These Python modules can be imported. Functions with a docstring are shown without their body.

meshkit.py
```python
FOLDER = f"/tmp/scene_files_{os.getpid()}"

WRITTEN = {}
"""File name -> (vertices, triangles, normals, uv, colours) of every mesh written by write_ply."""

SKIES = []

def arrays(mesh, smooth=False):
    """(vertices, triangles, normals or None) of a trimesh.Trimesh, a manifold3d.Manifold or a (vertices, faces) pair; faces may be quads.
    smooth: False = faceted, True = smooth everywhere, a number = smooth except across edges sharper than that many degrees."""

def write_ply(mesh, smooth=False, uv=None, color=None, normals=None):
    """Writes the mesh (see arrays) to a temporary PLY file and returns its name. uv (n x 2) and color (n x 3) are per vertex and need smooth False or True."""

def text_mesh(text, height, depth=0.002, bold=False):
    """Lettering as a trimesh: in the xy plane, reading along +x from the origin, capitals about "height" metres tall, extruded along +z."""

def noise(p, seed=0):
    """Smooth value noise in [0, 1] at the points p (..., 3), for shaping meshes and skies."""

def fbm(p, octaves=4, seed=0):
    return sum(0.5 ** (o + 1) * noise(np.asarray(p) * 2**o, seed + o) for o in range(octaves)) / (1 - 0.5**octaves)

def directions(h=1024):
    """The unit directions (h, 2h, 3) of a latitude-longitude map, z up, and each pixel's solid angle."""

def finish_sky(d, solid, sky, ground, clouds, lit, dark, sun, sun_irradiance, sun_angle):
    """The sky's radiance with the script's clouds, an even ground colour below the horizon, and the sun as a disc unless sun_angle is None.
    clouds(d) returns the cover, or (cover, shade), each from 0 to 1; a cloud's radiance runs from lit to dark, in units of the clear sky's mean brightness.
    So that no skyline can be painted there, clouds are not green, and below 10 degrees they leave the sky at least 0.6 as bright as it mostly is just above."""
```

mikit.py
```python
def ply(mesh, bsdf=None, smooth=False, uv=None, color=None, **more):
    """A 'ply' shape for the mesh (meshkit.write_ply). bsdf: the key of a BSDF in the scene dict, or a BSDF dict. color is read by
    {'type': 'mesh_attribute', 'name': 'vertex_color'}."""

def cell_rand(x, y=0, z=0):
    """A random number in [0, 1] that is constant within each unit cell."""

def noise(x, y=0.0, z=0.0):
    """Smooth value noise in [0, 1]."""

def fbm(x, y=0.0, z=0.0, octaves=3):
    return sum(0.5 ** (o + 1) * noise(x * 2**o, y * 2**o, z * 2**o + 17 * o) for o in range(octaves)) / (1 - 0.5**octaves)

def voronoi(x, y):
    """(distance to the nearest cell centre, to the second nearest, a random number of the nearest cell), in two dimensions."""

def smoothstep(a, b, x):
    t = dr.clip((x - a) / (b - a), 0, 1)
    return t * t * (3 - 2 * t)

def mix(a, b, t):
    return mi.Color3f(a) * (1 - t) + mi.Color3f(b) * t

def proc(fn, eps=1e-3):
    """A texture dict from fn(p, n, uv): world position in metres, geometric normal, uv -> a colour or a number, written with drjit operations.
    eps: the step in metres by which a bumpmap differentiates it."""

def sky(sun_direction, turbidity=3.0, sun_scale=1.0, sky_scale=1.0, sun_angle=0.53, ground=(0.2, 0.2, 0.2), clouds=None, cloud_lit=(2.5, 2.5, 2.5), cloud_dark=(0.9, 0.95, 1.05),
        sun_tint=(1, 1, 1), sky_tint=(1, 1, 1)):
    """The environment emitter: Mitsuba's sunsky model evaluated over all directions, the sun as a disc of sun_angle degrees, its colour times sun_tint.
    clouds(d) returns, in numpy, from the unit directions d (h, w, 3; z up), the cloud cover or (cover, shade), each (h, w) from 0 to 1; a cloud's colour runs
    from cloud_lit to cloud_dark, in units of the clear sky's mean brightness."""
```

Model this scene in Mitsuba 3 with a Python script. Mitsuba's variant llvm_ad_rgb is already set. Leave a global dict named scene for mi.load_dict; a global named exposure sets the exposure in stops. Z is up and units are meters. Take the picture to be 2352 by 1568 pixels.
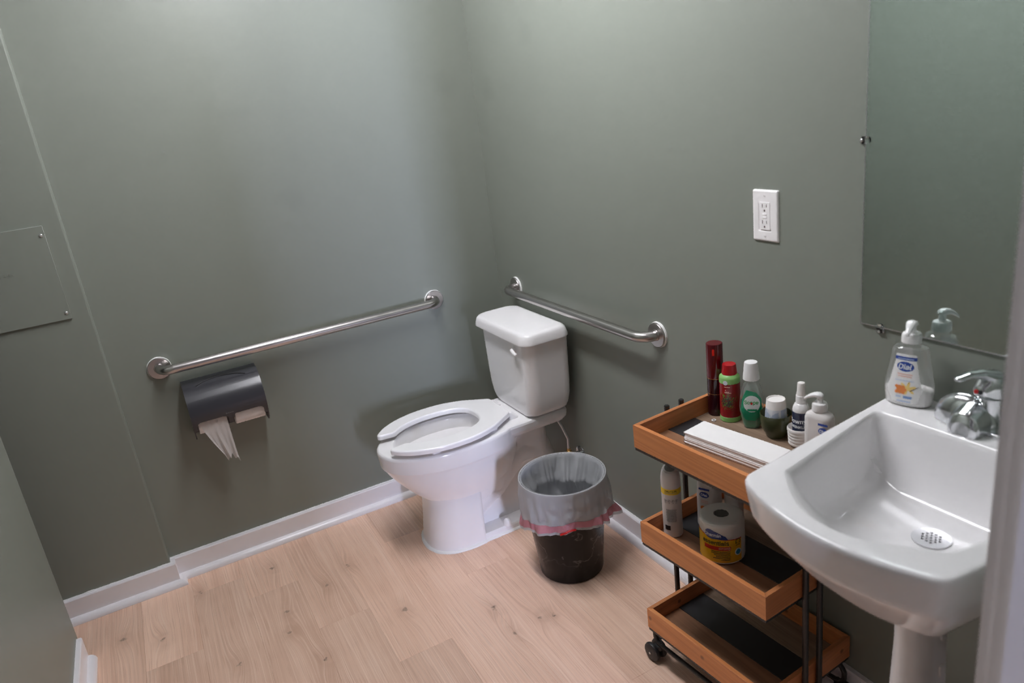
import math
import numpy as np
import trimesh
import manifold3d as m3
import drjit as dr
import mitsuba as mi
import mikit
import meshkit
from shapely.geometry import Polygon, box as sbox, Point
from shapely import affinity
from mikit import proc, noise, fbm, smoothstep, mix, cell_rand

T = mi.ScalarTransform4f
PI = math.pi
scene, labels = {}, {}
rng = np.random.default_rng(7)

# ------------------------------------------------------------------ camera, lights, exposure
CAM = np.array([2.80211682, -1.33646535, 1.58785092])
FWD = np.array([-0.85337207, 0.41448205, -0.3161657])
UP = np.array([-0.22565002, 0.25303204, 0.94077461])
scene['camera'] = {'type': 'thinlens', 'fov': math.degrees(2 * math.atan(1176 / 1678.4444)), 'fov_axis': 'x',
                   'near_clip': 0.02, 'far_clip': 50.0, 'aperture_radius': 0.0042, 'focus_distance': 2.25,
                   'to_world': T().look_at(origin=CAM.tolist(), target=(CAM + FWD).tolist(), up=UP.tolist())}
LAMP = (0.95, -0.76, 2.48)          # unseen long ceiling lamp, parallel to the back wall
LAMP_RADIANCE = (44.0, 44.0, 46.0)
UNSEEN_WINDOW_RADIANCE = (136.0, 146.0, 200.0)
exposure = 0.03


# ------------------------------------------------------------------ scene helpers
def add(key, mesh, bsdf, smooth=30, **lab):
    scene[key] = mikit.ply(mesh, bsdf, smooth)
    if lab:
        labels[key] = lab


def thing(key, label, category, group=None):
    labels[key] = {'label': label, 'category': category}
    if group:
        labels[key]['group'] = group


def numbered(base, n):
    return base if n == 0 else f'{base}_{n:03d}'


def cat(*ms):
    return trimesh.util.concatenate([m for m in ms])


def bx(x0, x1, y0, y1, z0, z1):
    m = trimesh.creation.box((x1 - x0, y1 - y0, z1 - z0))
    m.apply_translation(((x0 + x1) / 2, (y0 + y1) / 2, (z0 + z1) / 2))
    return m


def move(m, t=(0, 0, 0), rz=0.0, rx=0.0, ry=0.0):
    m = m.copy()
    for a, ax in ((rx, [1, 0, 0]), (ry, [0, 1, 0]), (rz, [0, 0, 1])):
        if a:
            m.apply_transform(trimesh.transformations.rotation_matrix(a, ax))
    m.apply_translation(t)
    return m


def mat(m, M):
    m = m.copy()
    m.apply_transform(M)
    return m


def frame(o, x, y, z):
    M = np.eye(4)
    M[:3, 0], M[:3, 1], M[:3, 2], M[:3, 3] = x, y, z, o
    return M


def fix(v, f):
    m = trimesh.Trimesh(v, f, process=False)
    if m.volume < 0:
        m.invert()
    return m


def loft(rings, caps=True):
    """Skin over a list of closed rings (N x 3 each, same N)."""
    R = np.array(rings, float)
    k, n = R.shape[:2]
    v = [R.reshape(-1, 3)]
    f = []
    i = np.arange(n)
    j = (i + 1) % n
    for a in range(k - 1):
        p, q = a * n, (a + 1) * n
        f.append(np.stack([p + i, p + j, q + j], 1))
        f.append(np.stack([p + i, q + j, q + i], 1))
    if caps:
        c0, c1 = k * n, k * n + 1
        v.append(np.array([R[0].mean(0), R[-1].mean(0)]))
        f.append(np.stack([j, i, i * 0 + c0], 1))
        f.append(np.stack([(k - 1) * n + i, (k - 1) * n + j, i * 0 + c1], 1))
    return fix(np.vstack(v), np.vstack(f))


def at_z(ring, z):
    ring = np.asarray(ring)
    return np.column_stack([ring, np.full(len(ring), z)])


def inset(ring, d):
    """Moves a ring to its left by d (inwards for counter-clockwise)."""
    P = np.asarray(ring, float)
    e = np.roll(P, -1, 0) - P
    e /= np.maximum(np.linalg.norm(e, axis=1, keepdims=True), 1e-12)
    nrm = np.stack([-e[:, 1], e[:, 0]], 1)
    m = nrm + np.roll(nrm, 1, 0)
    m /= np.maximum((m * nrm).sum(1, keepdims=True), 0.35)
    return P + m * d


def ccw(ring, want=True):
    ring = np.asarray(ring, float)
    if np.allclose(ring[0], ring[-1]):
        ring = ring[:-1]
    a = 0.5 * (ring[:, 0] * np.roll(ring[:, 1], -1) - np.roll(ring[:, 0], -1) * ring[:, 1]).sum()
    return ring if (a > 0) == want else ring[::-1]


def puff(outer, z0, z1, r=0.002, holes=(), k=3, rb=None):
    """An outline extruded from z0 to z1 with its edges rounded by r (rb at the bottom)."""
    rings = [ccw(outer)] + [ccw(h, False) for h in holes]
    rb = r if rb is None else rb
    lev = [(z0 + rb * (1 - math.cos(t)), rb * (1 - math.sin(t))) for t in np.linspace(0, PI / 2, k + 1)]
    lev += [(z1 - r * (1 - math.cos(t)), r * (1 - math.sin(t))) for t in np.linspace(PI / 2, 0, k + 1)]
    parts = []
    for ring in rings:
        parts.append(loft([at_z_list(inset(ring, d), z) for z, d in lev], caps=False))
        if ring is not rings[0]:
            pass
    for z, d, up in ((lev[0][0], lev[0][1], False), (lev[-1][0], lev[-1][1], True)):
        rr = [inset(q, d) for q in rings]
        v, f = trimesh.creation.triangulate_polygon(Polygon(rr[0], rr[1:]), engine='earcut')
        v3 = np.column_stack([v, np.full(len(v), z)])
        n = np.cross(v3[f[0][1]] - v3[f[0][0]], v3[f[0][2]] - v3[f[0][0]])[2]
        if (n > 0) != up:
            f = f[:, ::-1]
        parts.append(trimesh.Trimesh(v3, f, process=False))
    # side walls: outward = to the right of travel
    out = []
    for q, ring in zip(parts[:len(rings)], rings):
        n = len(ring)
        m = len(lev)
        i = np.arange(n)
        j = (i + 1) % n
        f = []
        for a in range(m - 1):
            p, s = a * n, (a + 1) * n
            f.append(np.stack([p + i, p + j, s + j], 1))
            f.append(np.stack([p + i, s + j, s + i], 1))
        out.append(trimesh.Trimesh(q.vertices, np.vstack(f), process=False))
    m = cat(*out, *parts[len(rings):])
    m.merge_vertices(digits_vertex=7)
    return m


def at_z_list(ring, z):
    return np.column_stack([ring, np.full(len(ring), z)])


def rrect(w, h, r, n=6, cx=0.0, cy=0.0):
    pts = []
    for sx, sy, a0 in ((1, 1, 0), (-1, 1, 90), (-1, -1, 180), (1, -1, 270)):
        for t in np.radians(np.linspace(a0, a0 + 90, n + 1)):
            pts.append((cx + sx * (w / 2 - r) + r * math.cos(t), cy + sy * (h / 2 - r) + r * math.sin(t)))
    return np.array(pts)


def circ(r, n=32, cx=0.0, cy=0.0, ry=None):
    t = np.arange(n) * 2 * PI / n
    return np.stack([cx + r * np.cos(t), cy + (ry or r) * np.sin(t)], 1)


def lathe(profile, n=40, c=(0, 0, 0)):
    """Revolves (r, z) pairs about z; ends are closed on the axis."""
    p = [tuple(q) for q in profile]
    if p[0][0] > 1e-9:
        p.insert(0, (0.0, p[0][1]))
    if p[-1][0] > 1e-9:
        p.append((0.0, p[-1][1]))
    t = np.arange(n) * 2 * PI / n
    v, f = [], []
    v.append(np.array([[0, 0, p[0][1]]]))
    body = p[1:-1]
    for r, z in body:
        v.append(np.stack([r * np.cos(t), r * np.sin(t), 0 * t + z], 1))
    v.append(np.array([[0, 0, p[-1][1]]]))
    i = np.arange(n)
    j = (i + 1) % n
    f.append(np.stack([i * 0, 1 + j, 1 + i], 1))
    for a in range(len(body) - 1):
        q, s = 1 + a * n, 1 + (a + 1) * n
        f.append(np.stack([q + i, q + j, s + j], 1))
        f.append(np.stack([q + i, s + j, s + i], 1))
    last = 1 + len(body) * n
    q = 1 + (len(body) - 1) * n
    f.append(np.stack([q + i, q + j, i * 0 + last], 1))
    m = fix(np.vstack(v), np.vstack(f))
    m.apply_translation(c)
    return m


def tube(path, r, n=16, caps=True):
    """A round tube along a path; r a number or one per point."""
    P = np.asarray(path, float)
    r = np.broadcast_to(r, (len(P),))
    tan = np.gradient(P, axis=0)
    tan /= np.linalg.norm(tan, axis=1, keepdims=True)
    u = np.cross(tan[0], [0, 0, 1] if abs(tan[0][2]) < 0.9 else [1, 0, 0])
    u /= np.linalg.norm(u)
    rings = []
    a = np.arange(n) * 2 * PI / n
    for k in range(len(P)):
        u = u - tan[k] * np.dot(u, tan[k])
        u /= np.linalg.norm(u)
        w = np.cross(tan[k], u)
        rings.append(P[k] + r[k] * (np.cos(a)[:, None] * u + np.sin(a)[:, None] * w))
    return loft(rings, caps)


def bend(points, radius, n=8):
    """A polyline with its corners rounded."""
    P = [np.asarray(p, float) for p in points]
    out = [P[0]]
    for a, b, c in zip(P[:-2], P[1:-1], P[2:]):
        d0, d1 = (a - b) / np.linalg.norm(a - b), (c - b) / np.linalg.norm(c - b)
        half = math.acos(np.clip(np.dot(d0, d1), -1, 1)) / 2
        L = radius / math.tan(half)
        s, e = b + d0 * L, b + d1 * L
        ctr = b + (d0 + d1) / np.linalg.norm(d0 + d1) * (radius / math.sin(half))
        for t in np.linspace(0, 1, n + 1):
            q = s * (1 - t) + e * t - ctr
            out.append(ctr + q / np.linalg.norm(q) * radius)
    out.append(P[-1])
    # subdivide the long straights a little for the frames
    return np.array(out)


def solid(m):
    m = m.copy()
    m.merge_vertices(digits_vertex=7)
    return m3.Manifold(m3.Mesh(np.asarray(m.vertices, np.float32), np.asarray(m.faces, np.uint32)))


def back(man):
    g = man.to_mesh()
    return trimesh.Trimesh(np.array(g.vert_properties[:, :3], float), np.array(g.tri_verts), process=False)


def union(*ms):
    r = solid(ms[0]) if not isinstance(ms[0], m3.Manifold) else ms[0]
    for q in ms[1:]:
        r = r + (q if isinstance(q, m3.Manifold) else solid(q))
    return r


def fine(m, edge):
    v, f = trimesh.remesh.subdivide_to_size(m.vertices, m.faces, edge)
    return trimesh.Trimesh(v, f, process=False)


def text(s, h, depth=0.0004, bold=False, squash=1.0):
    """Lettering centred on the origin in x and y."""
    m = meshkit.text_mesh(s, h, depth, bold)
    m.apply_translation(-np.array([m.bounds[:, 0].mean(), m.bounds[:, 1].mean(), m.bounds[0, 2]]))
    m.apply_scale([squash, 1, 1])
    return m


def flat(poly, depth=0.0003):
    return trimesh.creation.extrude_polygon(poly, depth, engine='earcut')


def wrap(m, rad, c, face, z, edge=0.004, radfn=None):
    """Bends flat artwork (x along, y up, z out) round a vertical cylinder of radius rad at c; face: angle that x = 0 looks to."""
    m = fine(m, edge)
    v = m.vertices
    zz = z + v[:, 1]
    r = np.array([radfn(q) for q in zz]) if radfn else np.full(len(v), rad)
    a = face + v[:, 0] / rad
    rr = r + v[:, 2] + 0.0002
    return trimesh.Trimesh(np.stack([c[0] + rr * np.cos(a), c[1] + rr * np.sin(a), zz], 1), m.faces, process=False)


# ------------------------------------------------------------------ materials
def pbr(key, color, rough=0.5, metal=0.0, spec=0.5, two=True, bump=None, **k):
    c = color if isinstance(color, dict) else {'type': 'rgb', 'value': list(color)}
    rg = rough if isinstance(rough, dict) else float(rough)
    b = {'type': 'principled', 'base_color': c, 'roughness': rg, 'metallic': float(metal), 'specular': float(spec), **k}
    if bump:
        b = {'type': 'bumpmap', 'arbitrary': {'type': 'proc', **{q: w for q, w in proc(*bump[:1], eps=bump[2]).items() if q != 'type'}}, 'scale': bump[1], 'bsdf': b}
    scene[key] = {'type': 'twosided', 'bsdf': b} if two else b


TOUCHUPS = [((0, -0.80, 1.33), 0.06), ((0, -0.12, 1.66), 0.06), ((0.46, 0, 1.79), 0.05), ((0.12, 0, 1.62), 0.055), ((0.82, 0, 1.88), 0.05)]
BUMPS = [(0, -1.02, 0.62), (0, -0.905, 0.60), (0, -0.875, 0.575), (0, -1.0, 0.555), (0, -0.99, 0.515), (0, -1.12, 0.88), (0, -1.22, 0.86), (0, -1.35, 0.90),
         (1.187, 0, 1.40), (1.24, 0, 1.395), (0, -0.52, 1.74), (0, -0.83, 1.25), (0, -1.18, 1.55), (0, -1.3, 0.98), (0, -1.2, 1.16), (0.039, -1.6, 1.3)]


def wall_color(p, n, uv):
    a = fbm(p.x * 1.7 + 3.1, p.y * 1.7, p.z * 1.7, 3)
    c = mix((0.182, 0.198, 0.170), (0.197, 0.214, 0.185), a)
    for (x, y, z), r in TOUCHUPS:
        d = dr.sqrt(dr.square(p.x - x) + dr.square(p.y - y) + dr.square(p.z - z)) + 0.03 * (noise(p.x * 30, p.y * 30, p.z * 30) - 0.5)
        c = mix(c, c * 0.95, 1 - smoothstep(r * 0.3, r * 1.2, d))
    return c


def wall_bump(p, n, uv):
    h = 0.6 * noise(p.x * 170, p.y * 170, p.z * 260) + 0.8 * noise(p.x * 45 + 9, p.y * 45, p.z * 90)
    for x, y, z in BUMPS:
        d = dr.sqrt(dr.square(p.x - x) + dr.square(p.y - y) + dr.square(p.z - z)) + 0.002 * (noise(p.x * 260, p.y * 260, p.z * 260) - 0.5)
        h += 16.0 * dr.exp(-dr.square(d / 0.005))
    return h


pbr('m_wall', proc(wall_color), 0.42, spec=0.45, bump=(wall_bump, 0.00010, 0.0008))
pbr('m_ceiling', (0.32, 0.32, 0.32), 0.8)  # unseen ceiling, darkened to limit its bounce light
pbr('m_trim', (0.76, 0.74, 0.77), 0.30)
pbr('m_caulk', (0.80, 0.79, 0.78), 0.6)
pbr('m_hall', (0.30, 0.30, 0.31), 0.7)  # added hall walls, kept dark to weaken their bounce
pbr('m_porcelain', (0.80, 0.785, 0.795), 0.10, spec=0.45)
pbr('m_porcelain_grey', (0.74, 0.73, 0.72), 0.12, spec=0.5)
pbr('m_seat', (0.83, 0.82, 0.83), 0.16)
pbr('m_white_plastic', (0.80, 0.79, 0.79), 0.25)
pbr('m_outlet', (0.80, 0.78, 0.78), 0.28)
pbr('m_slot', (0.10, 0.07, 0.07), 0.6)
pbr('m_black', (0.012, 0.011, 0.011), 0.38)
pbr('m_rubber', (0.012, 0.012, 0.013), 0.45)
pbr('m_gap', (0.006, 0.006, 0.006), 0.8)
scene['m_chrome'] = {'type': 'roughconductor', 'material': 'none', 'alpha': 0.03, 'specular_reflectance': {'type': 'rgb', 'value': [0.72, 0.74, 0.76]}}
scene['m_mirror'] = {'type': 'roughconductor', 'material': 'none', 'alpha': 0.0015, 'specular_reflectance': {'type': 'rgb', 'value': [0.70, 0.79, 0.77]}}
pbr('m_mirror_edge', (0.16, 0.22, 0.20), 0.15)


def steel_rough(p, n, uv):
    return 0.24 + 0.05 * noise(p.x * 30, p.y * 30, p.z * 90)


pbr('m_steel', (0.54, 0.51, 0.50), proc(steel_rough), metal=1.0)
pbr('m_strainer', (0.62, 0.62, 0.64), 0.25, metal=0.9)
pbr('m_dispenser', (0.030, 0.030, 0.036), 0.27, spec=0.5)
pbr('m_dispenser_dark', (0.012, 0.012, 0.012), 0.5)
pbr('m_mark', (0.12, 0.12, 0.125), 0.4)
pbr('m_paper', (0.78, 0.75, 0.745), 0.95, spec=0.1)
pbr('m_towel', (0.84, 0.825, 0.82), 0.95, spec=0.1)
scene['m_tissue'] = {'type': 'principledthin', 'base_color': {'type': 'rgb', 'value': [0.80, 0.76, 0.75]}, 'roughness': 0.9, 'diff_trans': 0.9, 'spec_trans': 0.0}
scene['m_film'] = {'type': 'principledthin', 'base_color': {'type': 'rgb', 'value': [0.80, 0.81, 0.84]}, 'roughness': 0.14, 'diff_trans': 0.75, 'spec_trans': 0.30, 'eta': 1.5}
scene['m_film_red'] = {'type': 'principledthin', 'base_color': {'type': 'rgb', 'value': [0.66, 0.30, 0.35]}, 'roughness': 0.25, 'diff_trans': 0.6, 'spec_trans': 0.15, 'eta': 1.5}
pbr('m_red_string', (0.45, 0.008, 0.01), 0.4)


def marble(p, n, uv):
    w1 = fbm(p.x * 9, p.y * 9, p.z * 9, 3)
    a = dr.abs(fbm(p.x * 13 + 4 * w1, p.y * 13, p.z * 13 + 2 * w1, 4) - 0.5)
    b = smoothstep(0.45, 0.75, noise(p.x * 7 + 5, p.y * 7 + 2, p.z * 7))
    v = (1 - smoothstep(0.0, 0.030, a)) * b * (0.35 + 0.65 * noise(p.x * 90, p.y * 90, p.z * 90))
    return mix((0.006, 0.0048, 0.0045), (0.15, 0.14, 0.135), v * 0.8)


pbr('m_marble', proc(marble), 0.22, spec=0.25)


# wood floor: the grain lines follow a field that is bent round knots
KNOTS = [(0.16, -1.459), (0.485, -1.204), (0.421, -1.049), (0.731, -0.859), (1.04, -0.509), (1.055, -0.469), (0.907, -0.607), (1.055, -0.613),
         (0.651, -1.39), (0.27, -1.72), (0.36, -1.60), (0.60, -1.22), (1.35, -0.9), (1.2, -1.1), (0.8, -1.15), (0.35, -0.95), (0.18, -1.2)]


def floor_fn(seed, tone):
    def fn(p, n, uv):
        s = 13.7 * seed
        x, y = p.x, p.y
        wob = 0.022 * (fbm(x * 1.6 + s, y * 4.0 + s, 0.0, 3) - 0.5)
        f = y + wob
        core = mi.Float(0)
        halo = mi.Float(0)
        for i, (kx, ky) in enumerate(KNOTS):
            dx, dy = x - kx, y - ky
            f += (0.022 if i % 2 else -0.022) * dr.exp(-(dr.square(dx / 0.085) + dr.square(dy / 0.028)))
            d = dr.sqrt(dr.square(dx * 0.75) + dr.square(dy)) + 0.012 * (noise(x * 130, y * 130) - 0.5)
            core += 1 - smoothstep(0.0015, 0.0105 if i % 3 == 0 else 0.0075, d)
            halo += dr.exp(-(dr.square(dx / 0.060) + dr.square(dy / 0.028))) * (0.5 + 0.5 * noise(x * 60, y * 60))
        band = fbm(f * 24 + s, x * 0.7 + s, 0.0, 3)
        line = noise(f * 260 + s, x * 2.2) * 0.6 + 0.4 * noise(f * 900 + s, x * 7)
        blot = fbm(x * 5 + s, y * 13 + s, 0.0, 3)
        cath = 0.5 + 0.5 * dr.sin(f * 460 + 9 * fbm(x * 2.2 + s, y * 10, 0.0, 3))
        pore = smoothstep(0.62, 0.90, noise(f * 620 + s, x * 11 + s))
        pale = smoothstep(0.60, 0.85, noise(f * 480 + s + 50, x * 5 + s))
        c = mix(tuple(tone * w for w in (0.600, 0.370, 0.268)), tuple(tone * w for w in (0.86, 0.60, 0.465)), dr.clip(0.10 + 0.75 * band + 0.30 * (line - 0.5) + 0.25 * (blot - 0.5), 0, 1))
        c = mix(c, c * 0.88, 0.5 * cath * smoothstep(0.35, 0.65, fbm(x * 1.1 + s + 4, y * 6, 0.0, 2)))
        c = mix(c, mi.Color3f(0.50, 0.30, 0.21), 0.34 * pore)
        c = mix(c, mi.Color3f(0.90, 0.70, 0.58), 0.25 * pale)
        c = mix(c, mi.Color3f(0.46, 0.28, 0.20), 0.50 * dr.clip(halo, 0, 1))
        c = mix(c, mi.Color3f(0.12, 0.078, 0.060), 0.75 * dr.clip(core, 0, 1) * (0.35 + 0.65 * noise(x * 300, y * 300)))
        return c
    return fn


for q, tone in enumerate((0.98, 1.05, 0.92, 1.02)):
    pbr(f'm_floor_{q}', proc(floor_fn(q, tone)), 0.42, spec=0.4)
pbr('m_subfloor', (0.16, 0.10, 0.07), 0.9)


def cart_wood(a, b, seed, along=0):
    def fn(p, n, uv):
        # the cart stands almost square to the room, so its grain runs along world x (or y)
        u, v = (p.x, p.y) if along == 0 else (p.y, p.x)
        w = p.z + v
        g = fbm(u * 3 + seed, w * 60 + 2 * noise(u * 4, w * 9), 0.0, 3)
        l = noise(u * 6 + seed, w * 260)
        kx = (u * 5.1 + seed) - dr.floor(u * 5.1 + seed) - 0.5
        c = mix(a, b, dr.clip(0.7 * g + 0.35 * l - 0.1, 0, 1))
        k = dr.sqrt(dr.square(kx / 5.1) + dr.square(p.z - 0.165)) + dr.sqrt(dr.square(kx / 5.1) + dr.square(p.z - 0.715)) * 0
        return mix(c, c * 0.35, (1 - smoothstep(0.003, 0.009, k)) * 0.8)
    return fn


pbr('m_cart_x', proc(cart_wood((0.48, 0.160, 0.048), (0.76, 0.315, 0.118), 0.3, 0)), 0.42)
pbr('m_cart_y', proc(cart_wood((0.36, 0.125, 0.042), (0.60, 0.24, 0.094), 1.7, 1)), 0.45)
pbr('m_cart_plank', proc(cart_wood((0.17, 0.078, 0.040), (0.31, 0.150, 0.078), 2.9, 0)), 0.55)
pbr('m_cart_plank_grey', proc(cart_wood((0.15, 0.095, 0.062), (0.30, 0.21, 0.145), 4.4, 0)), 0.6)
pbr('m_cart_black', (0.017, 0.017, 0.019), 0.5)

# bottles, labels, inks
scene['m_clear'] = {'type': 'blendbsdf', 'weight': 0.10, 'a': {'type': 'thindielectric', 'int_ior': 1.45}, 'b': {'type': 'principledthin', 'base_color': {'type': 'rgb', 'value': [0.8, 0.8, 0.8]}, 'roughness': 0.3, 'diff_trans': 1.0, 'spec_trans': 0.0}}
scene['m_clear_thick'] = {'type': 'dielectric', 'int_ior': 1.45}
pbr('m_red_clear', (0.085, 0.003, 0.007), 0.08, spec=0.55)
pbr('m_red_dark', (0.022, 0.0015, 0.004), 0.10)
pbr('m_red_nozzle', (0.62, 0.018, 0.010), 0.2)
pbr('m_gold', (0.85, 0.55, 0.25), 0.25, metal=1.0)
pbr('m_red_cap', (0.36, 0.006, 0.010), 0.32)
pbr('m_can_green', (0.22, 0.46, 0.14), 0.35)


def can_art(p, n, uv):
    a = dr.atan2(p.y + 0.078, p.x - 1.463)
    z = p.z
    c = mix((0.27, 0.008, 0.012), (0.20, 0.006, 0.01), noise(a * 3, z * 30))
    d = dr.sqrt(dr.square((a + 0.95) * 0.0265) + dr.square(z - 0.772))
    leaf = smoothstep(0.40, 0.52, fbm(a * 16 + 3, z * 600, 0.0, 3)) * (1 - smoothstep(0.012, 0.024, d + 0.006 * noise(a * 12, z * 400)))
    c = mix(c, mi.Color3f(0.012, 0.055, 0.045), leaf)
    streak = smoothstep(0.64, 0.72, noise(a * 18 - z * 420, z * 160 + a * 6)) * (1 - smoothstep(0.02, 0.03, d))
    c = mix(c, mi.Color3f(0.10, 0.24, 0.04), 0.7 * streak)
    return mix(c, mi.Color3f(0.05, 0.012, 0.008), 0.6 * smoothstep(0.2, 1.3, a))


pbr('m_can_art', proc(can_art), 0.28)
pbr('m_scope_green', (0.012, 0.215, 0.105), 0.10, spec=0.6)
pbr('m_scope_label', (0.012, 0.235, 0.115), 0.3)
pbr('m_label_white', (0.66, 0.70, 0.68), 0.4)
pbr('m_ink_green', (0.02, 0.27, 0.06), 0.4)
pbr('m_ink_red', (0.50, 0.02, 0.015), 0.4)
pbr('m_cup_olive', (0.048, 0.056, 0.022), 0.22)
pbr('m_cup_white', (0.80, 0.77, 0.75), 0.6)


def cup_art(p, n, uv):
    a = dr.atan2(p.y + 0.064, p.x - 1.609)
    w1 = noise(a * 3.2 + 1.5, p.z * 52)
    w2 = noise(a * 4.1 + 7.0, p.z * 40 + 3)
    c = mix((0.60, 0.62, 0.68), (0.40, 0.45, 0.56), smoothstep(0.48, 0.53, w1))
    return mix(c, mi.Color3f(0.68, 0.69, 0.72), smoothstep(0.56, 0.60, w2))


pbr('m_cup_art', proc(cup_art), 0.7)
pbr('m_navy', (0.010, 0.016, 0.045), 0.3)
pbr('m_blue', (0.010, 0.045, 0.27), 0.35)
pbr('m_blue_light', (0.16, 0.27, 0.55), 0.4)
pbr('m_ink_white', (0.82, 0.84, 0.86), 0.5)
pbr('m_ink_black', (0.012, 0.012, 0.014), 0.5)
pbr('m_ink_grey', (0.26, 0.25, 0.25), 0.5)
pbr('m_ink_salmon', (0.70, 0.42, 0.36), 0.5)
pbr('m_ink_pale_blue', (0.38, 0.46, 0.66), 0.5)
pbr('m_lotion', (0.72, 0.69, 0.68), 0.15)
pbr('m_soap_liquid', (0.76, 0.75, 0.74), 0.2)
pbr('m_soap_label', (0.78, 0.77, 0.77), 0.45)
pbr('m_honey', (0.72, 0.22, 0.055), 0.5)
pbr('m_flower', (0.80, 0.58, 0.20), 0.5)
pbr('m_vanilla', (0.09, 0.03, 0.02), 0.5)
pbr('m_can_white', (0.66, 0.62, 0.61), 0.35)
pbr('m_can_grey_top', (0.20, 0.20, 0.19), 0.4)
pbr('m_yellow', (0.80, 0.56, 0.01), 0.35)
pbr('m_wrap', (0.70, 0.69, 0.66), 0.22, spec=0.6)
pbr('m_wrap_yellow', (0.72, 0.40, 0.01), 0.25, spec=0.6)
pbr('m_wrap_red', (0.48, 0.03, 0.02), 0.25)
pbr('m_wrap_blue', (0.018, 0.05, 0.20), 0.25)
pbr('m_teal', (0.03, 0.24, 0.42), 0.3)
pbr('m_roll_core', (0.10, 0.10, 0.095), 0.8)
pbr('m_roll_end', (0.46, 0.48, 0.45), 0.4)
pbr('m_brass', (0.55, 0.36, 0.14), 0.3, metal=1.0)
pbr('m_bin_grey', (0.50, 0.48, 0.54), 0.4)
pbr('m_blue_tape', (0.02, 0.10, 0.26), 0.5)
pbr('m_screw', (0.62, 0.62, 0.61), 0.25, metal=0.8)

# ------------------------------------------------------------------ room shell
H = 2.48
STEP = -1.531
SX = 0.039
WC0, WC1 = 2.42, 2.54            # wall with the doorway
JR, JL = -0.590, -1.535          # faces of the door jambs
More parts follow.
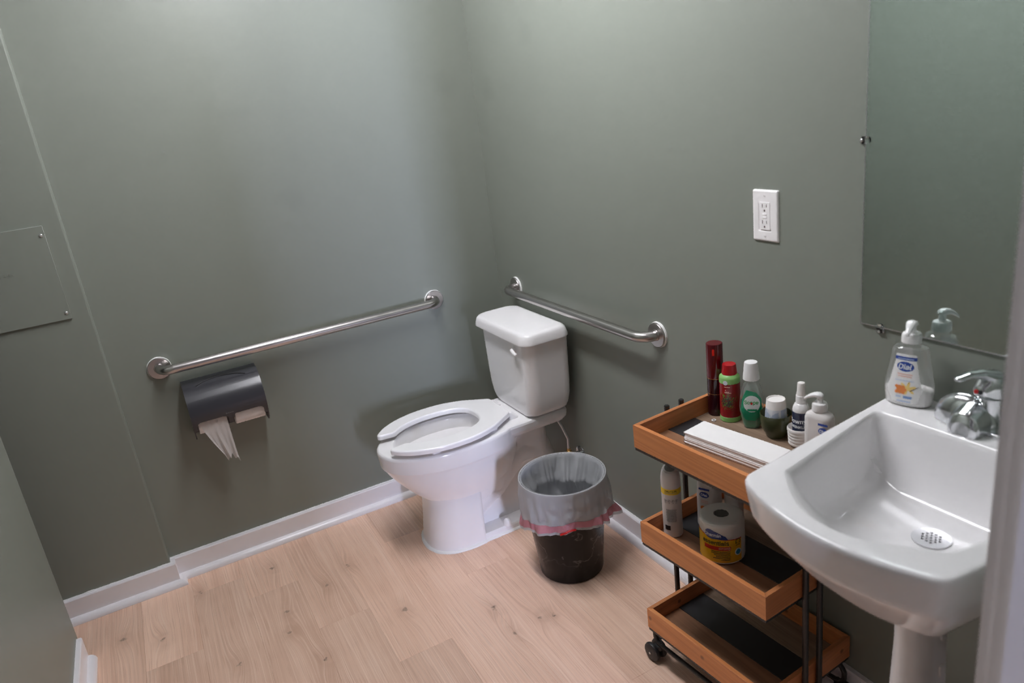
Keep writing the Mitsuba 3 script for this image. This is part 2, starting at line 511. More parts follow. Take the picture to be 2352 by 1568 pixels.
# left wall with its shallow step, edge rounded like a corner bead
poly = [(-0.12, 0.12), (0, 0.12), (0, STEP)]
for t in np.radians(np.linspace(90, 0, 6)):
    poly.append((SX - 0.007 + 0.007 * math.cos(t), STEP - 0.007 + 0.007 * math.sin(t)))
poly += [(SX, -2.70), (-0.12, -2.70)]
m = trimesh.creation.extrude_polygon(Polygon(poly), H, engine='earcut')
add('wall_left', m, 'm_wall', 25, label='grey-green painted wall behind the long grab bar and the tissue dispenser', kind='structure')
add('wall_back', bx(0, WC1, 0, 0.12, 0, H), 'm_wall', False, label='grey-green painted wall behind the toilet tank and the mirror', kind='structure')
m = cat(bx(WC0, WC1, -2.70, JL - 0.02, 0, H), bx(WC0, WC1, JR + 0.02, 0.0, 0, H), bx(WC0, WC1, JL - 0.02, JR + 0.02, 2.07, H))
add('wall_right', m, 'm_wall', False, label='grey-green wall with the doorway the view is taken through', kind='structure')
PX = 0.292
add('wall_front', bx(PX, WC0, -1.96, -1.838, 0, H), 'm_wall', False, label='end of a grey-green partition wall at the lower left', kind='structure')
add('wall_recess', bx(-0.12, WC0, -2.82, -2.70, 0, H), 'm_wall', False, label='grey-green wall at the end of the recess behind the partition', kind='structure')
add('ceiling', bx(-0.2, 6.2, -2.9, 1.0, H, H + 0.1), 'm_ceiling', False, label='flat ceiling out of view, darkened to cut its bounce light', kind='structure')

# door lining: jamb boards, stop and casing on the right, the same on the left
dl = bx(WC0, WC1, JR, JR + 0.02, 0, 2.05)
add('door_1', dl, 'm_trim', False, label='white painted door frame at the right edge', kind='structure')
add('door_1__stop', bx(WC0 + 0.02, WC0 + 0.055, JR - 0.011, JR, 0, 2.05), 'm_trim', False)
add('door_1__casing', puff([(WC0 - 0.017, JR + 0.006), (WC0, JR + 0.006), (WC0, JR + 0.075), (WC0 - 0.011, JR + 0.075)], 0, 2.11, 0.002), 'm_trim', 30)
add('door_1__jamb', bx(WC0, WC1, JL - 0.02, JL, 0, 2.05), 'm_trim', False)
add('door_1__head', bx(WC0, WC1, JL - 0.02, JR + 0.02, 2.05, 2.07), 'm_trim', False)

# added hall out of view; its opening edge narrows the window light
HB = 3.9
HE = -1.0  # opening edge that shades the left side of the light patch
add('added_wall_hall', cat(bx(HB, HB + 0.1, -2.9, HE, 0, H), bx(HB, HB + 0.1, HE, 0.3, 2.05, H), bx(HB, HB + 0.1, 0.3, 1.0, 0, H),
                     bx(WC1, 6.2, -3.0, -2.9, 0, H), bx(WC1, 6.2, 1.0, 1.1, 0, H), bx(6.1, 6.2, -2.9, 1.0, 0, H), bx(WC1 - 0.12, WC1, 0.12, 1.0, 0, H)),
    'm_hall', False, label='added hall walls out of view, with an opening that trims the window light', kind='structure')
WY0, WY1, WZ0, WZ1 = -1.32, -1.0, 0.50, 1.40  # unseen window, sized and placed to light a patch on the left wall
wf = sbox(WY0 - 0.05, WZ0 - 0.05, WY1 + 0.05, WZ1 + 0.05).difference(sbox(WY0, WZ0, WY1, WZ1))
m = trimesh.creation.extrude_polygon(wf, 0.05, engine='earcut')
m = mat(m, frame((6.10, 0, 0), (0, 1, 0), (0, 0, 1), (-1, 0, 0)))
m.fix_normals()
add('unseen_window_1', m, 'm_trim', False, label='unseen narrow window down the hall, placed to light the left wall', kind='structure')
m = trimesh.Trimesh([(6.08, WY0, WZ0), (6.08, WY1, WZ0), (6.08, WY1, WZ1), (6.08, WY0, WZ1)], [[0, 2, 1], [0, 3, 2]], process=False)
if m.face_normals[0][0] > 0:
    m.invert()
add('unseen_window_1__pane', m, 'm_white_plastic', False)
scene['unseen_window_1__pane']['emitter'] = {'type': 'area', 'radiance': {'type': 'rgb', 'value': list(UNSEEN_WINDOW_RADIANCE)}}

# unseen ceiling lamp (above the frame): long fixture shaped to light the upper walls
thing('unseen_ceiling_light', 'unseen long ceiling lamp above the view, lights the whole room', 'ceiling light')
add('unseen_ceiling_light__base', bx(LAMP[0] - 0.62, LAMP[0] + 0.62, LAMP[1] - 0.10, LAMP[1] + 0.10, H - 0.012, H), 'm_trim', False)
prof = [(0.075, -0.012)] + [(0.030 * sx + 0.040 * math.cos(t), -0.085 - 0.045 * math.sin(t)) for sx, t in [(1, math.radians(a)) for a in (0, 30, 60, 90)] + [(-1, math.radians(a)) for a in (90, 120, 150, 180)]] + [(-0.075, -0.012)]
rings = [[(LAMP[0] + x, LAMP[1] + y, H + z) for y, z in prof] for x in (-0.55, 0.55)]
add('unseen_ceiling_light__diffuser', loft(rings), 'm_white_plastic', 40)
scene['unseen_ceiling_light__diffuser']['emitter'] = {'type': 'area', 'radiance': {'type': 'rgb', 'value': list(LAMP_RADIANCE)}}

# floor: sub-floor and one mesh per plank
add('floor', bx(-0.1, 6.1, -2.9, 1.0, -0.06, -0.008), 'm_subfloor', False, label='light oak plank floor', kind='structure')
PW, PL, GAP = 0.175, 1.22, 0.00010
known = {-1: 0.165, 0: 0.323, 1: 0.644, 2: 0.953, 3: 0.30, 4: 0.688, 5: 0.2, 6: 0.6, -2: 0.5, -3: 0.05}
pn = 0
for row in range(-9, 9):
    ya, yb = -1.307 + row * PW, -1.307 + (row + 1) * PW
    ya, yb = max(ya, -2.70), min(yb, 0.0)
    if yb - ya < 0.02:
        continue
    s0 = known.get(row, 0.1 + (0.37 * row) % 1.0)
    xs = [-0.02]
    q = s0
    while q < 6.1:
        if q > 0.05:
            xs.append(q)
        q += PL
    xs.append(3.9 if xs[-1] < 3.9 else 6.1)
    xs = [x for x in xs if x <= 3.9]
    if xs[-1] < 3.9:
        xs.append(3.9)
    for a, b in zip(xs[:-1], xs[1:]):
        pl = puff([(a + GAP, ya + GAP), (b - GAP, ya + GAP), (b - GAP, yb - GAP), (a + GAP, yb - GAP)], -0.008, 0.0, 0.0002, k=1)
        add('floor__' + numbered('plank', pn), pl, f'm_floor_{(row * 5 + len(xs) * 3 + int(a * 10)) % 4}', False)
        pn += 1
add('floor__hall_floor', bx(3.9, 6.1, -2.9, 1.0, -0.008, 0.0), 'm_floor_1', False)

# baseboards: board with eased top edge, quarter round at its foot
BH, BT, QR = 0.092, 0.016, 0.023


def base_profile():
    p = [(0, 0), (BT + 0.001, 0), (BT, 0.002), (BT, BH - 0.004), (BT - 0.003, BH), (0, BH)]
    return np.array(p)


def quarter_profile():
    return np.array([(BT, 0.0005)] + [(BT + QR * math.cos(t), 0.0005 + QR * math.sin(t)) for t in np.linspace(0, PI / 2, 9)])


def run(profile, a, b, nrm, ma=0.0, mb=0.0):
    """A profile (out, up) swept from a to b along a wall with outward normal nrm; ma, mb: how far each end is mitred per unit out."""
    a, b, nrm = np.array(a, float), np.array(b, float), np.array(nrm, float)
    d = (b - a) / np.linalg.norm(b - a)
    ra = [np.append(a + nrm * o + d * (ma * o), z) for o, z in profile]
    rb = [np.append(b + nrm * o + d * (mb * o), z) for o, z in profile]
    return loft([ra, rb])


bl = cat(run(base_profile(), (0, 0), (0, STEP), (1, 0), 1, 0), run(base_profile(), (SX, STEP + BT), (SX, -2.70), (1, 0), 0, 0))
add('baseboard_left', bl, 'm_trim', 20, label='white baseboard with a jog along the left wall', kind='structure')
add('baseboard_left__return_board', bx(BT, SX, STEP, STEP + BT, 0.001, BH - 0.0005), 'm_trim', False)
add('baseboard_left__quarter_round', run(quarter_profile(), (0, 0), (0, STEP + BT), (1, 0), 1, 1.0), 'm_trim', 40)
add('baseboard_left__quarter_round_001', run(quarter_profile(), (SX, STEP), (SX, -2.70), (1, 0), -1.0, 0), 'm_trim', 40)
add('baseboard_left__quarter_round_002', run(quarter_profile(), (0, STEP), (SX, STEP), (0, 1), 1.0, 1.0), 'm_trim', 40)
add('baseboard_back', run(base_profile(), (0, 0), (WC0, 0), (0, -1), 1, 0), 'm_trim', 20, label='white baseboard running behind the waste bin and the cart', kind='structure')
add('baseboard_back__quarter_round', run(quarter_profile(), (0, 0), (WC0, 0), (0, -1), 1, 0), 'm_trim', 40)
add('baseboard_front', run(base_profile(), (PX + 0.022, -1.838), (WC0, -1.838), (0, 1)), 'm_trim', 20, label='white baseboard at the foot of the partition at the lower left corner', kind='structure')
add('baseboard_front__quarter_round', run(quarter_profile(), (PX + 0.030, -1.838), (WC0, -1.838), (0, 1)), 'm_trim', 40)
# uneven caulk bead along the baseboard tops
for q, (a, b, off) in enumerate((((0, -0.02), (0, STEP), (1, 0)), ((SX, STEP + 0.006), (SX, -2.1), (1, 0)), ((0.02, 0), (1.6, 0), (0, -1)))):
    a, b = np.array(a), np.array(b)
    n_ = 70
    ts = np.linspace(0, 1, n_)
    P = np.array([np.append(a + (b - a) * t, BH + 0.0005) for t in ts])
    rad = 0.0016 + 0.0024 * meshkit.noise(np.stack([ts * 34, ts * 0 + q, ts * 0], 1), 3) ** 3
    add(('baseboard_left__caulk_bead', 'baseboard_left__caulk_bead_001', 'baseboard_back__caulk_bead')[q], tube(P, rad, 6), 'm_caulk', True)

# ------------------------------------------------------------------ access panel on the left wall
thing('access_panel', 'painted square metal access panel with corner screws at the left edge', 'access panel')
py0, py1, pz0, pz1 = -1.896, -1.586, 1.075, 1.384
ring = np.array([(py0, pz0), (py1, pz0), (py1, pz1), (py0, pz1)])
m = puff(ring, 0, 0.009, 0.0015)
TOX = frame((SX, 0, 0), (0, 1, 0), (0, 0, 1), (1, 0, 0))
add('access_panel__plate', mat(m, TOX), 'm_wall', 30)
k = 0
for y in (py0 + 0.011, py1 - 0.011):
    for z in (pz0 + 0.022, pz1 - 0.03):
        m = lathe([(0.006, 0), (0.006, 0.001), (0.0045, 0.003), (0.002, 0.004)], 16)
        m = cat(m, bx(-0.0045, 0.0045, -0.0006, 0.0006, 0.0035, 0.0042))
        add('access_panel__' + numbered('screw', k), mat(m, frame((SX + 0.009, y, z), (0, 1, 0), (0, 0, 1), (1, 0, 0))), 'm_screw', 40)
        k += 1
m = text('TANK', 0.011, 0.0012)
add('access_panel__lettering', mat(m, frame((SX + 0.0088, -1.722, 1.249), (0, 1, 0), (0, 0, 1), (1, 0, 0))), 'm_wall', False)


# ------------------------------------------------------------------ grab bars
def grab_bar(key, label, o, along, out, length, z, extra=None):
    o, along, out = np.array(o, float), np.array(along, float), np.array(out, float)
    zz = np.array([0, 0, z])
    off, r = 0.060, 0.0165
    a = o + zz
    b = a + along * length
    path = bend([a + out * 0.004, a + out * off, b + out * off, b + out * 0.004], 0.046, 9)
    # extra rings on the long straight
    i = 10
    mid = [path[i] + (path[i + 1] - path[i]) * t for t in np.linspace(0, 1, 14)[1:-1]]
    path = np.vstack([path[:i + 1], mid, path[i + 1:]])
    thing(key, label, 'grab bar')
    add(key + '__tube', tube(path, r, 28), 'm_steel', 60)
    for q, e in enumerate((a, b)):
        F = frame(e, along, (0, 0, 1), np.cross(along, (0, 0, 1)))
        if np.dot(F[:3, 2], out) < 0:
            F = frame(e, -along, (0, 0, 1), out)
        f_ = lathe([(0.0395, 0.003), (0.0395, 0.0095), (0.0375, 0.0122), (0.0185, 0.0125), (0.0175, 0.0165), (0.0166, 0.017)], 40)
        add(key + '__' + numbered('flange', q), mat(f_, F), 'm_steel', 40)
        t = np.linspace(0, 2 * PI, 49)[:-1]
        rr = 0.0400 + 0.0012 * meshkit.noise(np.stack([np.cos(t) * 5, np.sin(t) * 5, t * 0 + q], 1), 5)
        pr = [np.stack([rr * 1.0, t * 0], 1)]
        ring0 = [np.stack([(rr + d) * np.cos(t), (rr + d) * np.sin(t), t * 0 + h], 1) for d, h in ((0.0006, 0.0), (0.0004, 0.003), (0.0, 0.0055), (-0.0006, 0.0070), (-0.0016, 0.0072))]
        add(key + '__' + numbered('paint_ring', q), mat(loft(ring0, caps=False), F), 'm_caulk', True, label='white paint smeared round the flange')
    return a, b, off


grab_bar('grab_bar', 'long brushed steel grab bar above the tissue dispenser', (0, -1.380, 0), (0, 1, 0), (1, 0, 0), 1.068, 0.827)
grab_bar('grab_bar_001', 'shorter brushed steel grab bar on the wall behind the toilet tank', (0.167, 0, 0), (1, 0, 0), (0, -1, 0), 0.918, 0.840)
# blue sticker under the long bar
t = np.linspace(math.radians(-62), math.radians(-112), 9)
rows = [np.stack([0.060 + 0.0168 * np.cos(t), np.full(9, y), 0.827 + 0.0168 * np.sin(t)], 1) for y in (-1.145, -1.085)]
v = np.vstack(rows)
f = [[i, i + 1, 10 + i] for i in range(8)] + [[i, 10 + i, 9 + i] for i in range(8)]
add('grab_bar__sticker', trimesh.Trimesh(v, f, process=False), 'm_blue_tape', True, label='blue sticker under the bar')

# ------------------------------------------------------------------ tissue dispenser
thing('tissue_dispenser', 'dark grey twin roll toilet tissue dispenser under the long grab bar', 'tissue dispenser')
DY0, DY1 = -1.328, -1.066


def disp_ring(y, s):
    """Outer cover outline in (x, z) shrunk by s."""
    pts = [(0.0, 0.756), (0.022, 0.757)]
    for t in np.radians(np.linspace(82, -12, 16)):
        pts.append((0.030 + (0.101 - s) * math.cos(t) * 1.0, 0.652 + (0.106 - s) * math.sin(t)))
    return pts


cov = []
outer = [(0.0, 0.757 - 0.0)] + [(0.030 + 0.103 * math.cos(t), 0.650 + 0.107 * math.sin(t)) for t in np.radians(np.linspace(90, -30, 22))]
inner = [(0.030 + 0.0985 * math.cos(t), 0.650 + 0.1025 * math.sin(t)) for t in np.radians(np.linspace(-30, 90, 22))] + [(0.0, 0.7525)]
shell = Polygon(outer + inner)
m = trimesh.creation.extrude_polygon(shell, DY1 - DY0, engine='earcut')
TOY = frame((0, DY1, 0), (1, 0, 0), (0, 0, 1), (0, -1, 0))
cover = solid(mat(m, TOY))
# end cheeks
cheek = Polygon([(0, 0.757)] + outer[1:] + [(0.110, 0.575), (0.085, 0.556), (0.0, 0.553)])
for ya in (DY0, DY1 - 0.004):
    c_ = trimesh.creation.extrude_polygon(cheek, 0.004, engine='earcut')
    cover = cover + solid(mat(c_, frame((0, ya + 0.004, 0), (1, 0, 0), (0, 0, 1), (0, -1, 0))))
# openings in the lower front edge over the two rolls
for ya, yb in ((DY0 + 0.014, -1.206), (-1.190, DY1 - 0.014)):
    ring = rrect(yb - ya, 0.09, 0.016, 6, (ya + yb) / 2, 0.585)
    c_ = trimesh.creation.extrude_polygon(Polygon(ring), 0.12, engine='earcut')
    cover = cover - solid(mat(c_, frame((0.07, 0, 0), (0, 1, 0), (0, 0, 1), (1, 0, 0))))
add('tissue_dispenser__cover', back(cover), 'm_dispenser', 30)
add('tissue_dispenser__back_plate', bx(0.0005, 0.006, DY0 + 0.004, DY1 - 0.004, 0.553, 0.752), 'm_dispenser_dark', False)
add('tissue_dispenser__divider', bx(0.006, 0.112, -1.203, -1.193, 0.595, 0.70), 'm_dispenser_dark', False)
# raised grip slot near the top of the cover
yy = np.linspace(DY0 + 0.045, DY1 - 0.045, 24)
u = np.linspace(-1, 1, 24)
th = np.radians(66 + 15 * (1 - u ** 2))
P = np.stack([0.030 + 0.1035 * np.cos(th), yy, 0.650 + 0.1075 * np.sin(th)], 1)
add('tissue_dispenser__grip_ridge', tube(P, 0.0022, 8), 'm_dispenser_dark', 60)
P2 = P + np.array([0.006, 0, -0.004])
add('tissue_dispenser__grip_lip', tube(P2, 0.0014, 8), 'm_dispenser', 60)
# small raised maker's mark, too small to read
mk = []
for q, (w, h) in enumerate(((0.004, 0.004), (0.003, 0.003), (0.003, 0.003), (0.003, 0.003), (0.003, 0.003), (0.004, 0.003))):
    mk.append(bx(0, 0.0006, -1.212 + q * 0.0046, -1.212 + q * 0.0046 + w * 0.8, 0.637, 0.637 + h))
add('tissue_dispenser__mark', move(cat(*mk), (0.1325, 0, 0)), 'm_mark', False)
for k, (yc, w) in enumerate(((-1.262, 0.100), (-1.130, 0.108))):
    key = numbered('toilet_paper_roll', k)
    R_ = 0.050
    prof = [(0.018, -w / 2), (R_ - 0.003, -w / 2), (R_, -w / 2 + 0.002), (R_, w / 2 - 0.002), (R_ - 0.003, w / 2), (0.018, w / 2)]
    m = mat(lathe(prof, 40), frame((0.0655, yc, 0.618), (1, 0, 0), (0, 0, -1), (0, 1, 0)))
    add(key + '__paper', m, 'm_paper', 40)
    labels[key] = {'label': ('white toilet paper roll with a torn tail hanging from the dark dispenser', 'white toilet paper roll without a tail, right side of the dark dispenser')[k], 'category': 'toilet paper'}
# hanging torn tail of the left roll
nu, nv = 22, 40
top_z, bot = 0.628, None
V = []
for j in range(nv):
    b = j / (nv - 1)
    ya = -1.310 + 0.058 * b ** 1.3
    yb = -1.212 + 0.004 * b
    for i in range(nu):
        a = i / (nu - 1)
        tail = 0.452 + 0.020 * math.exp(-((a - 0.55) / 0.16) ** 2) + 0.030 * max(0, 0.25 - a) / 0.25 - 0.012 * (a > 0.93) * (a - 0.93) / 0.07
        tail += 0.006 * math.sin(a * 23)
        z = 0.640 + (tail - 0.640) * b
        y = ya + (yb - ya) * a + 0.02 * max(0, a - 0.8) * b ** 4
        x = 0.1165 - 0.004 * b + 0.006 * b ** 2 * math.sin(a * 14 + 1.2) + 0.004 * b * math.sin(a * 27 + b * 3)
        V.append((x, y, z))
F = []
for j in range(nv - 1):
    for i in range(nu - 1):
        p = j * nu + i
        F += [[p, p + 1, p + nu + 1], [p, p + nu + 1, p + nu]]
add('toilet_paper_roll__tail', trimesh.Trimesh(V, F, process=False), 'm_tissue', True, label='torn hanging sheet')

# ------------------------------------------------------------------ power outlet
thing('power_outlet', 'white wall outlet with two sockets in a wide cover plate', 'power outlet')
OX, OZ = 1.5255, 1.243
WB = frame((OX, 0, OZ), (1, 0, 0), (0, 0, 1), (0, -1, 0))       # x right, y up, z out of the back wall
ring = rrect(0.0795, 0.124, 0.004, 4)
hole = rrect(0.0345, 0.068, 0.002, 3)
m = cat(*[puff(ring, 0.0, 0.0062, 0.0055, holes=[hole], rb=0.0003, k=5)])
add('power_outlet__cover_plate', mat(m, WB), 'm_outlet', 35)
rec = solid(puff(rrect(0.0335, 0.067, 0.002, 3), 0.001, 0.0072, 0.001))
slots = []
for s in (0.0195, -0.0195):
    for x, h in ((-0.0063, 0.0085), (0.0063, 0.007)):
        slots.append(bx(x - 0.0012, x + 0.0012, s + 0.002 - h / 2 + 0.003, s + 0.002 + h / 2 + 0.003, 0.0045, 0.009))
    slots.append(move(lathe([(0.0026, 0.0045), (0.0026, 0.009)], 16), (0, s - 0.0065, 0)))
for q in slots:
    rec = rec - solid(q)
add('power_outlet__receptacle', mat(back(rec), WB), 'm_outlet', 30)
for q_, q in enumerate(slots):
    b_ = q.bounds
    add('power_outlet__receptacle__' + numbered('slot', q_), mat(bx(b_[0][0] - 0.0001, b_[1][0] + 0.0001, b_[0][1] - 0.0001, b_[1][1] + 0.0001, 0.0044, 0.0069), WB), 'm_slot', False)
add('power_outlet__test_button', mat(puff(rrect(0.013, 0.0052, 0.001, 2, 0, 0.0035), 0.006, 0.0082, 0.0005), WB), 'm_outlet', 30)
add('power_outlet__reset_button', mat(puff(rrect(0.013, 0.0052, 0.001, 2, 0, -0.0035), 0.006, 0.0082, 0.0005), WB), 'm_outlet', 30)
for k, s in enumerate((0.0485, -0.0485)):
    m = cat(lathe([(0.0033, 0.0055), (0.0033, 0.0066), (0.002, 0.0072)], 14))
    add('power_outlet__' + numbered('screw', k), mat(move(m, (0, s, 0)), WB), 'm_outlet', 40)
    add('power_outlet__' + numbered('screw_slot', k), mat(move(bx(-0.0028, 0.0028, -0.0004, 0.0004, 0.0066, 0.00735), (0, s, 0)), WB), 'm_ink_grey', False)

# ------------------------------------------------------------------ mirror
thing('mirror', 'frameless wall mirror above the sink, held by clear clips', 'mirror')
MX0, MX1, MZ0, MZ1 = 1.792, 2.40, 1.030, 1.98
add('mirror__glass', bx(MX0 + 0.0015, MX1 - 0.0015, -0.0052, -0.0050, MZ0 + 0.0015, MZ1 - 0.0015), 'm_mirror', False)
add('mirror__edge', bx(MX0, MX1, -0.0050, -0.0003, MZ0, MZ1), 'm_mirror_edge', False)
e = 0.0022
strips = cat(bx(MX0, MX0 + e, -0.0056, -0.0050, MZ0, MZ1), bx(MX0, MX1, -0.0056, -0.0050, MZ0, MZ0 + e), bx(MX1 - e, MX1, -0.0056, -0.0050, MZ0, MZ1))
add('mirror__worn_rim', strips, 'm_strainer', False, label='worn bright edge of the silvering')
for k, (x, z, a) in enumerate(((MX0 - 0.002, 1.417, 0), (1.839, MZ0 - 0.003, 1))):
    key = 'mirror__' + numbered('clip', k)
    c_ = union(puff(rrect(0.022, 0.016, 0.005, 5), 0, 0.006, 0.0015), puff(rrect(0.011, 0.013, 0.004, 4, 0.0055, 0), 0.004, 0.0115, 0.002))
    m = back(c_)
    if a:
        m = move(m, rz=PI / 2)
    m = mat(m, frame((x, -0.0002, z), (1, 0, 0), (0, 0, 1), (0, -1, 0)))
    add(key, m, 'm_clear_thick', 30, label='clear plastic mirror clip')
    s_ = lathe([(0.0032, 0.0), (0.0032, 0.007), (0.0015, 0.008)], 14)
    off = (-0.0055, 0, 0) if not a else (0, -0.0055, 0)
    add(key + '__screw', mat(move(s_, off), frame((x, -0.0002, z), (1, 0, 0), (0, 0, 1), (0, -1, 0))), 'm_screw', 40)

# ------------------------------------------------------------------ toilet
TX = 0.418
thing('toilet', 'white two-piece toilet with an open-front seat in the corner of the room', 'toilet')


def egg(w, yf, yb, yw=-0.50, n=72, pf=2.0, pb=2.6, cx=TX):
    """Outline with half-width w, front end yf, back end yb, widest at yw."""
    out = []
    for t in np.arange(n) * 2 * PI / n:
        c, s = math.cos(t), math.sin(t)
        p = pf if s < 0 else pb
        L = (yw - yf) if s < 0 else (yb - yw)
        out.append((cx + w * math.copysign(abs(c) ** (2 / p), c), yw + L * math.copysign(abs(s) ** (2 / p), s)))
    return np.array(out)


RIM = 0.435
bowl_levels = [(0.175, 0.090, -0.600, -0.30), (0.200, 0.112, -0.628, -0.29), (0.235, 0.134, -0.665, -0.27), (0.270, 0.150, -0.694, -0.255), (0.305, 0.162, -0.722, -0.245),
               (0.335, 0.170, -0.743, -0.24), (0.360, 0.1745, -0.757, -0.235), (0.366, 0.1770, -0.762, -0.232), (0.372, 0.1795, -0.765, -0.23),
               (0.420, 0.1825, -0.770, -0.225), (0.429, 0.1810, -0.768, -0.226), (0.434, 0.1770, -0.764, -0.23), (RIM, 0.172, -0.759, -0.235)]
bowl = loft([at_z(egg(w, a, b), z) for z, w, a, b in bowl_levels])
# front pedestal column, flat at its back
col_levels = [(0.0, 0.1330, -0.652), (0.012, 0.1310, -0.650), (0.10, 0.123, -0.638), (0.19, 0.117, -0.628), (0.26, 0.112, -0.622)]
column = loft([at_z(egg(w, a, -0.450 + 0.09 * (z / 0.26) * 0.2, yw=-0.50, pf=2.5, pb=9.0), z) for z, w, a in col_levels])
# rear foot plate, core and trapway
foot = loft([at_z(rrect(2 * w, 0.44, 0.05, 8, TX, -0.30), z) for z, w in ((0, 0.128), (0.022, 0.126), (0.028, 0.121))])
core = loft([at_z(rrect(0.11, 0.34, 0.03, 8, TX, -0.30), z) for z in (0.01, 0.30)])


def ball(c, r):
    s = trimesh.creation.icosphere(subdivisions=3, radius=r)
    s.apply_translation(c)
    return solid(s)


trap = [(-0.44, 0.12, 0.075), (-0.36, 0.175, 0.080), (-0.29, 0.245, 0.082), (-0.22, 0.285, 0.078), (-0.155, 0.255, 0.074), (-0.125, 0.17, 0.072), (-0.125, 0.03, 0.072)]
tr = None
for (y0, z0, r0), (y1, z1, r1) in zip(trap[:-1], trap[1:]):
    h = m3.Manifold.batch_hull([ball((TX, y0, max(z0, r0 * 0.2)), r0), ball((TX, y1, max(z1, 0.02)), r1)])
    tr = h if tr is None else tr + h
tr = tr - solid(bx(-1, 2, -2, 1, -1, 0.0))
bowl2 = loft([at_z(egg(w, a, b, yw=-0.44), z) for z, w, a, b in ((0.13, 0.06, -0.50, -0.33), (0.17, 0.095, -0.55, -0.28), (0.22, 0.118, -0.57, -0.262), (0.30, 0.130, -0.58, -0.25), (0.40, 0.13, -0.58, -0.24))])
# deck that carries the tank
deck = loft([at_z(rrect(2 * w, b - a, 0.03, 8, TX, (a + b) / 2), z) for z, w, a, b in
             ((0.372, 0.105, -0.33, -0.075), (0.385, 0.130, -0.35, -0.055), (0.402, 0.143, -0.36, -0.045), (0.424, 0.146, -0.36, -0.043), (0.432, 0.143, -0.357, -0.046), (RIM, 0.137, -0.35, -0.052))])
neck = loft([at_z(rrect(0.15, 0.20, 0.05, 8, TX, -0.20), z) for z in (0.24, 0.395)])
body = union(bowl, column, foot, core, tr, bowl2, deck, neck)
hollow = [(0.13, 0.030, -0.545, -0.46), (0.18, 0.046, -0.57, -0.44), (0.25, 0.085, -0.62, -0.40), (0.30, 0.112, -0.665, -0.375), (0.35, 0.127, -0.693, -0.355), (0.384, 0.133, -0.703, -0.348)]
lip = [(0.3841, 0.121, -0.692, -0.357), (0.420, 0.1235, -0.696, -0.352), (0.431, 0.1275, -0.701, -0.347), (0.4375, 0.134, -0.708, -0.341)]
body = body - solid(loft([at_z(egg(w, a, b, yw=-0.53), z) for z, w, a, b in hollow])) - solid(loft([at_z(egg(w, a, b, yw=-0.53), z) for z, w, a, b in lip]))
add('toilet__bowl', back(body), 'm_porcelain', 32)
# caulk bead on the floor round the foot
o = Polygon(egg(0.134, -0.653, -0.450, yw=-0.50, pf=2.5, pb=9.0)).union(Polygon(rrect(0.258, 0.44, 0.05, 8, TX, -0.30)))
ring = np.array(o.buffer(0.002).exterior.coords)[:-1]
ring = np.array([o.buffer(0.002).exterior.interpolate(t, normalized=True).coords[0] for t in np.linspace(0, 1, 161)[:-1]])
ns = meshkit.noise(np.column_stack([ring * 45, ring[:, :1] * 0]), 2)
rings = []
for dd, hh in ((0.006, 0.0004), (0.0052, 0.004), (0.002, 0.0065), (-0.004, 0.0078), (-0.008, 0.0075)):
    rings.append(at_z(inset(ccw(ring), -(dd * (0.6 + 0.9 * ns))[:, None] if False else -dd), hh) * 1.0)
for q in range(len(rings)):
    c_ = ring.mean(0)
    rings[q][:, :2] += ((rings[q][:, :2] - c_) / np.linalg.norm(rings[q][:, :2] - c_, axis=1, keepdims=True)) * ((ccw(ring)[:, :1] * 0 + ns[:, None]) - 0.5) * 0.005 * (1 - q / 4)
add('toilet__caulk_bead', loft(rings, caps=False), 'm_caulk', True, label='rough white caulk round the foot')

# tank
tank_levels = [(RIM + 0.001, 0.312, 0.548, -0.060, -0.204), (0.440, 0.290, 0.560, -0.052, -0.210), (0.452, 0.264, 0.578, -0.045, -0.2145), (0.470, 0.248, 0.589, -0.040, -0.2165),
               (0.505, 0.237, 0.598, -0.036, -0.2180), (0.56, 0.232, 0.603, -0.034, -0.2185), (0.745, 0.2245, 0.6115, -0.032, -0.2195)]
tl = []
for z, x0, x1, y0, y1 in tank_levels:
    r_ = 0.042 if z > 0.46 else 0.036
    ring = rrect(x1 - x0, y0 - y1, r_, 10, (x0 + x1) / 2, (y0 + y1) / 2)
    # bow the front slightly
    u = (ring[:, 0] - (x0 + x1) / 2) / ((x1 - x0) / 2)
    fr = np.clip((-(ring[:, 1]) - (-(y0 + y1) / 2)) / ((y0 - y1) / 2), 0, 1)
    ring[:, 1] -= 0.008 * (1 - u ** 2) * fr
    tl.append(at_z(ring, z))
add('toilet__tank', loft(tl), 'm_porcelain', 35)
lid = []
lr = lambda w, h, r_: rrect(w, h, r_, 10)
for z, d in ((0.7435, 0.004), (0.7455, 0.0), (0.752, 0.0), (0.766, 0.003), (0.776, 0.006), (0.7825, 0.011), (0.7855, 0.018), (0.787, 0.030)):
    ring = rrect(0.430 - 2 * d, 0.203 - 2 * d, 0.045, 10, TX, -0.1385)
    u = (ring[:, 0] - TX) / 0.215
    fr = np.clip(-(ring[:, 1] + 0.1385) / 0.10, 0, 1)
    ring[:, 1] -= 0.007 * (1 - u ** 2) * fr
    lid.append(at_z(ring, z))
add('toilet__tank_lid', loft(lid), 'm_porcelain', 40)
# flush lever on the front of the tank
lev = cat(mat(lathe([(0.0125, 0), (0.0125, 0.004), (0.010, 0.011), (0.006, 0.014)], 24), frame((0.522, -0.2215, 0.708), (1, 0, 0), (0, 0, 1), (0, -1, 0))),
          tube([(0.520, -0.234, 0.708), (0.533, -0.237, 0.707), (0.546, -0.239, 0.704), (0.558, -0.239, 0.702), (0.562, -0.2385, 0.7015)], [0.0080, 0.0072, 0.0062, 0.0070, 0.004], 14))
add('toilet__flush_lever', lev, 'm_white_plastic', 50)
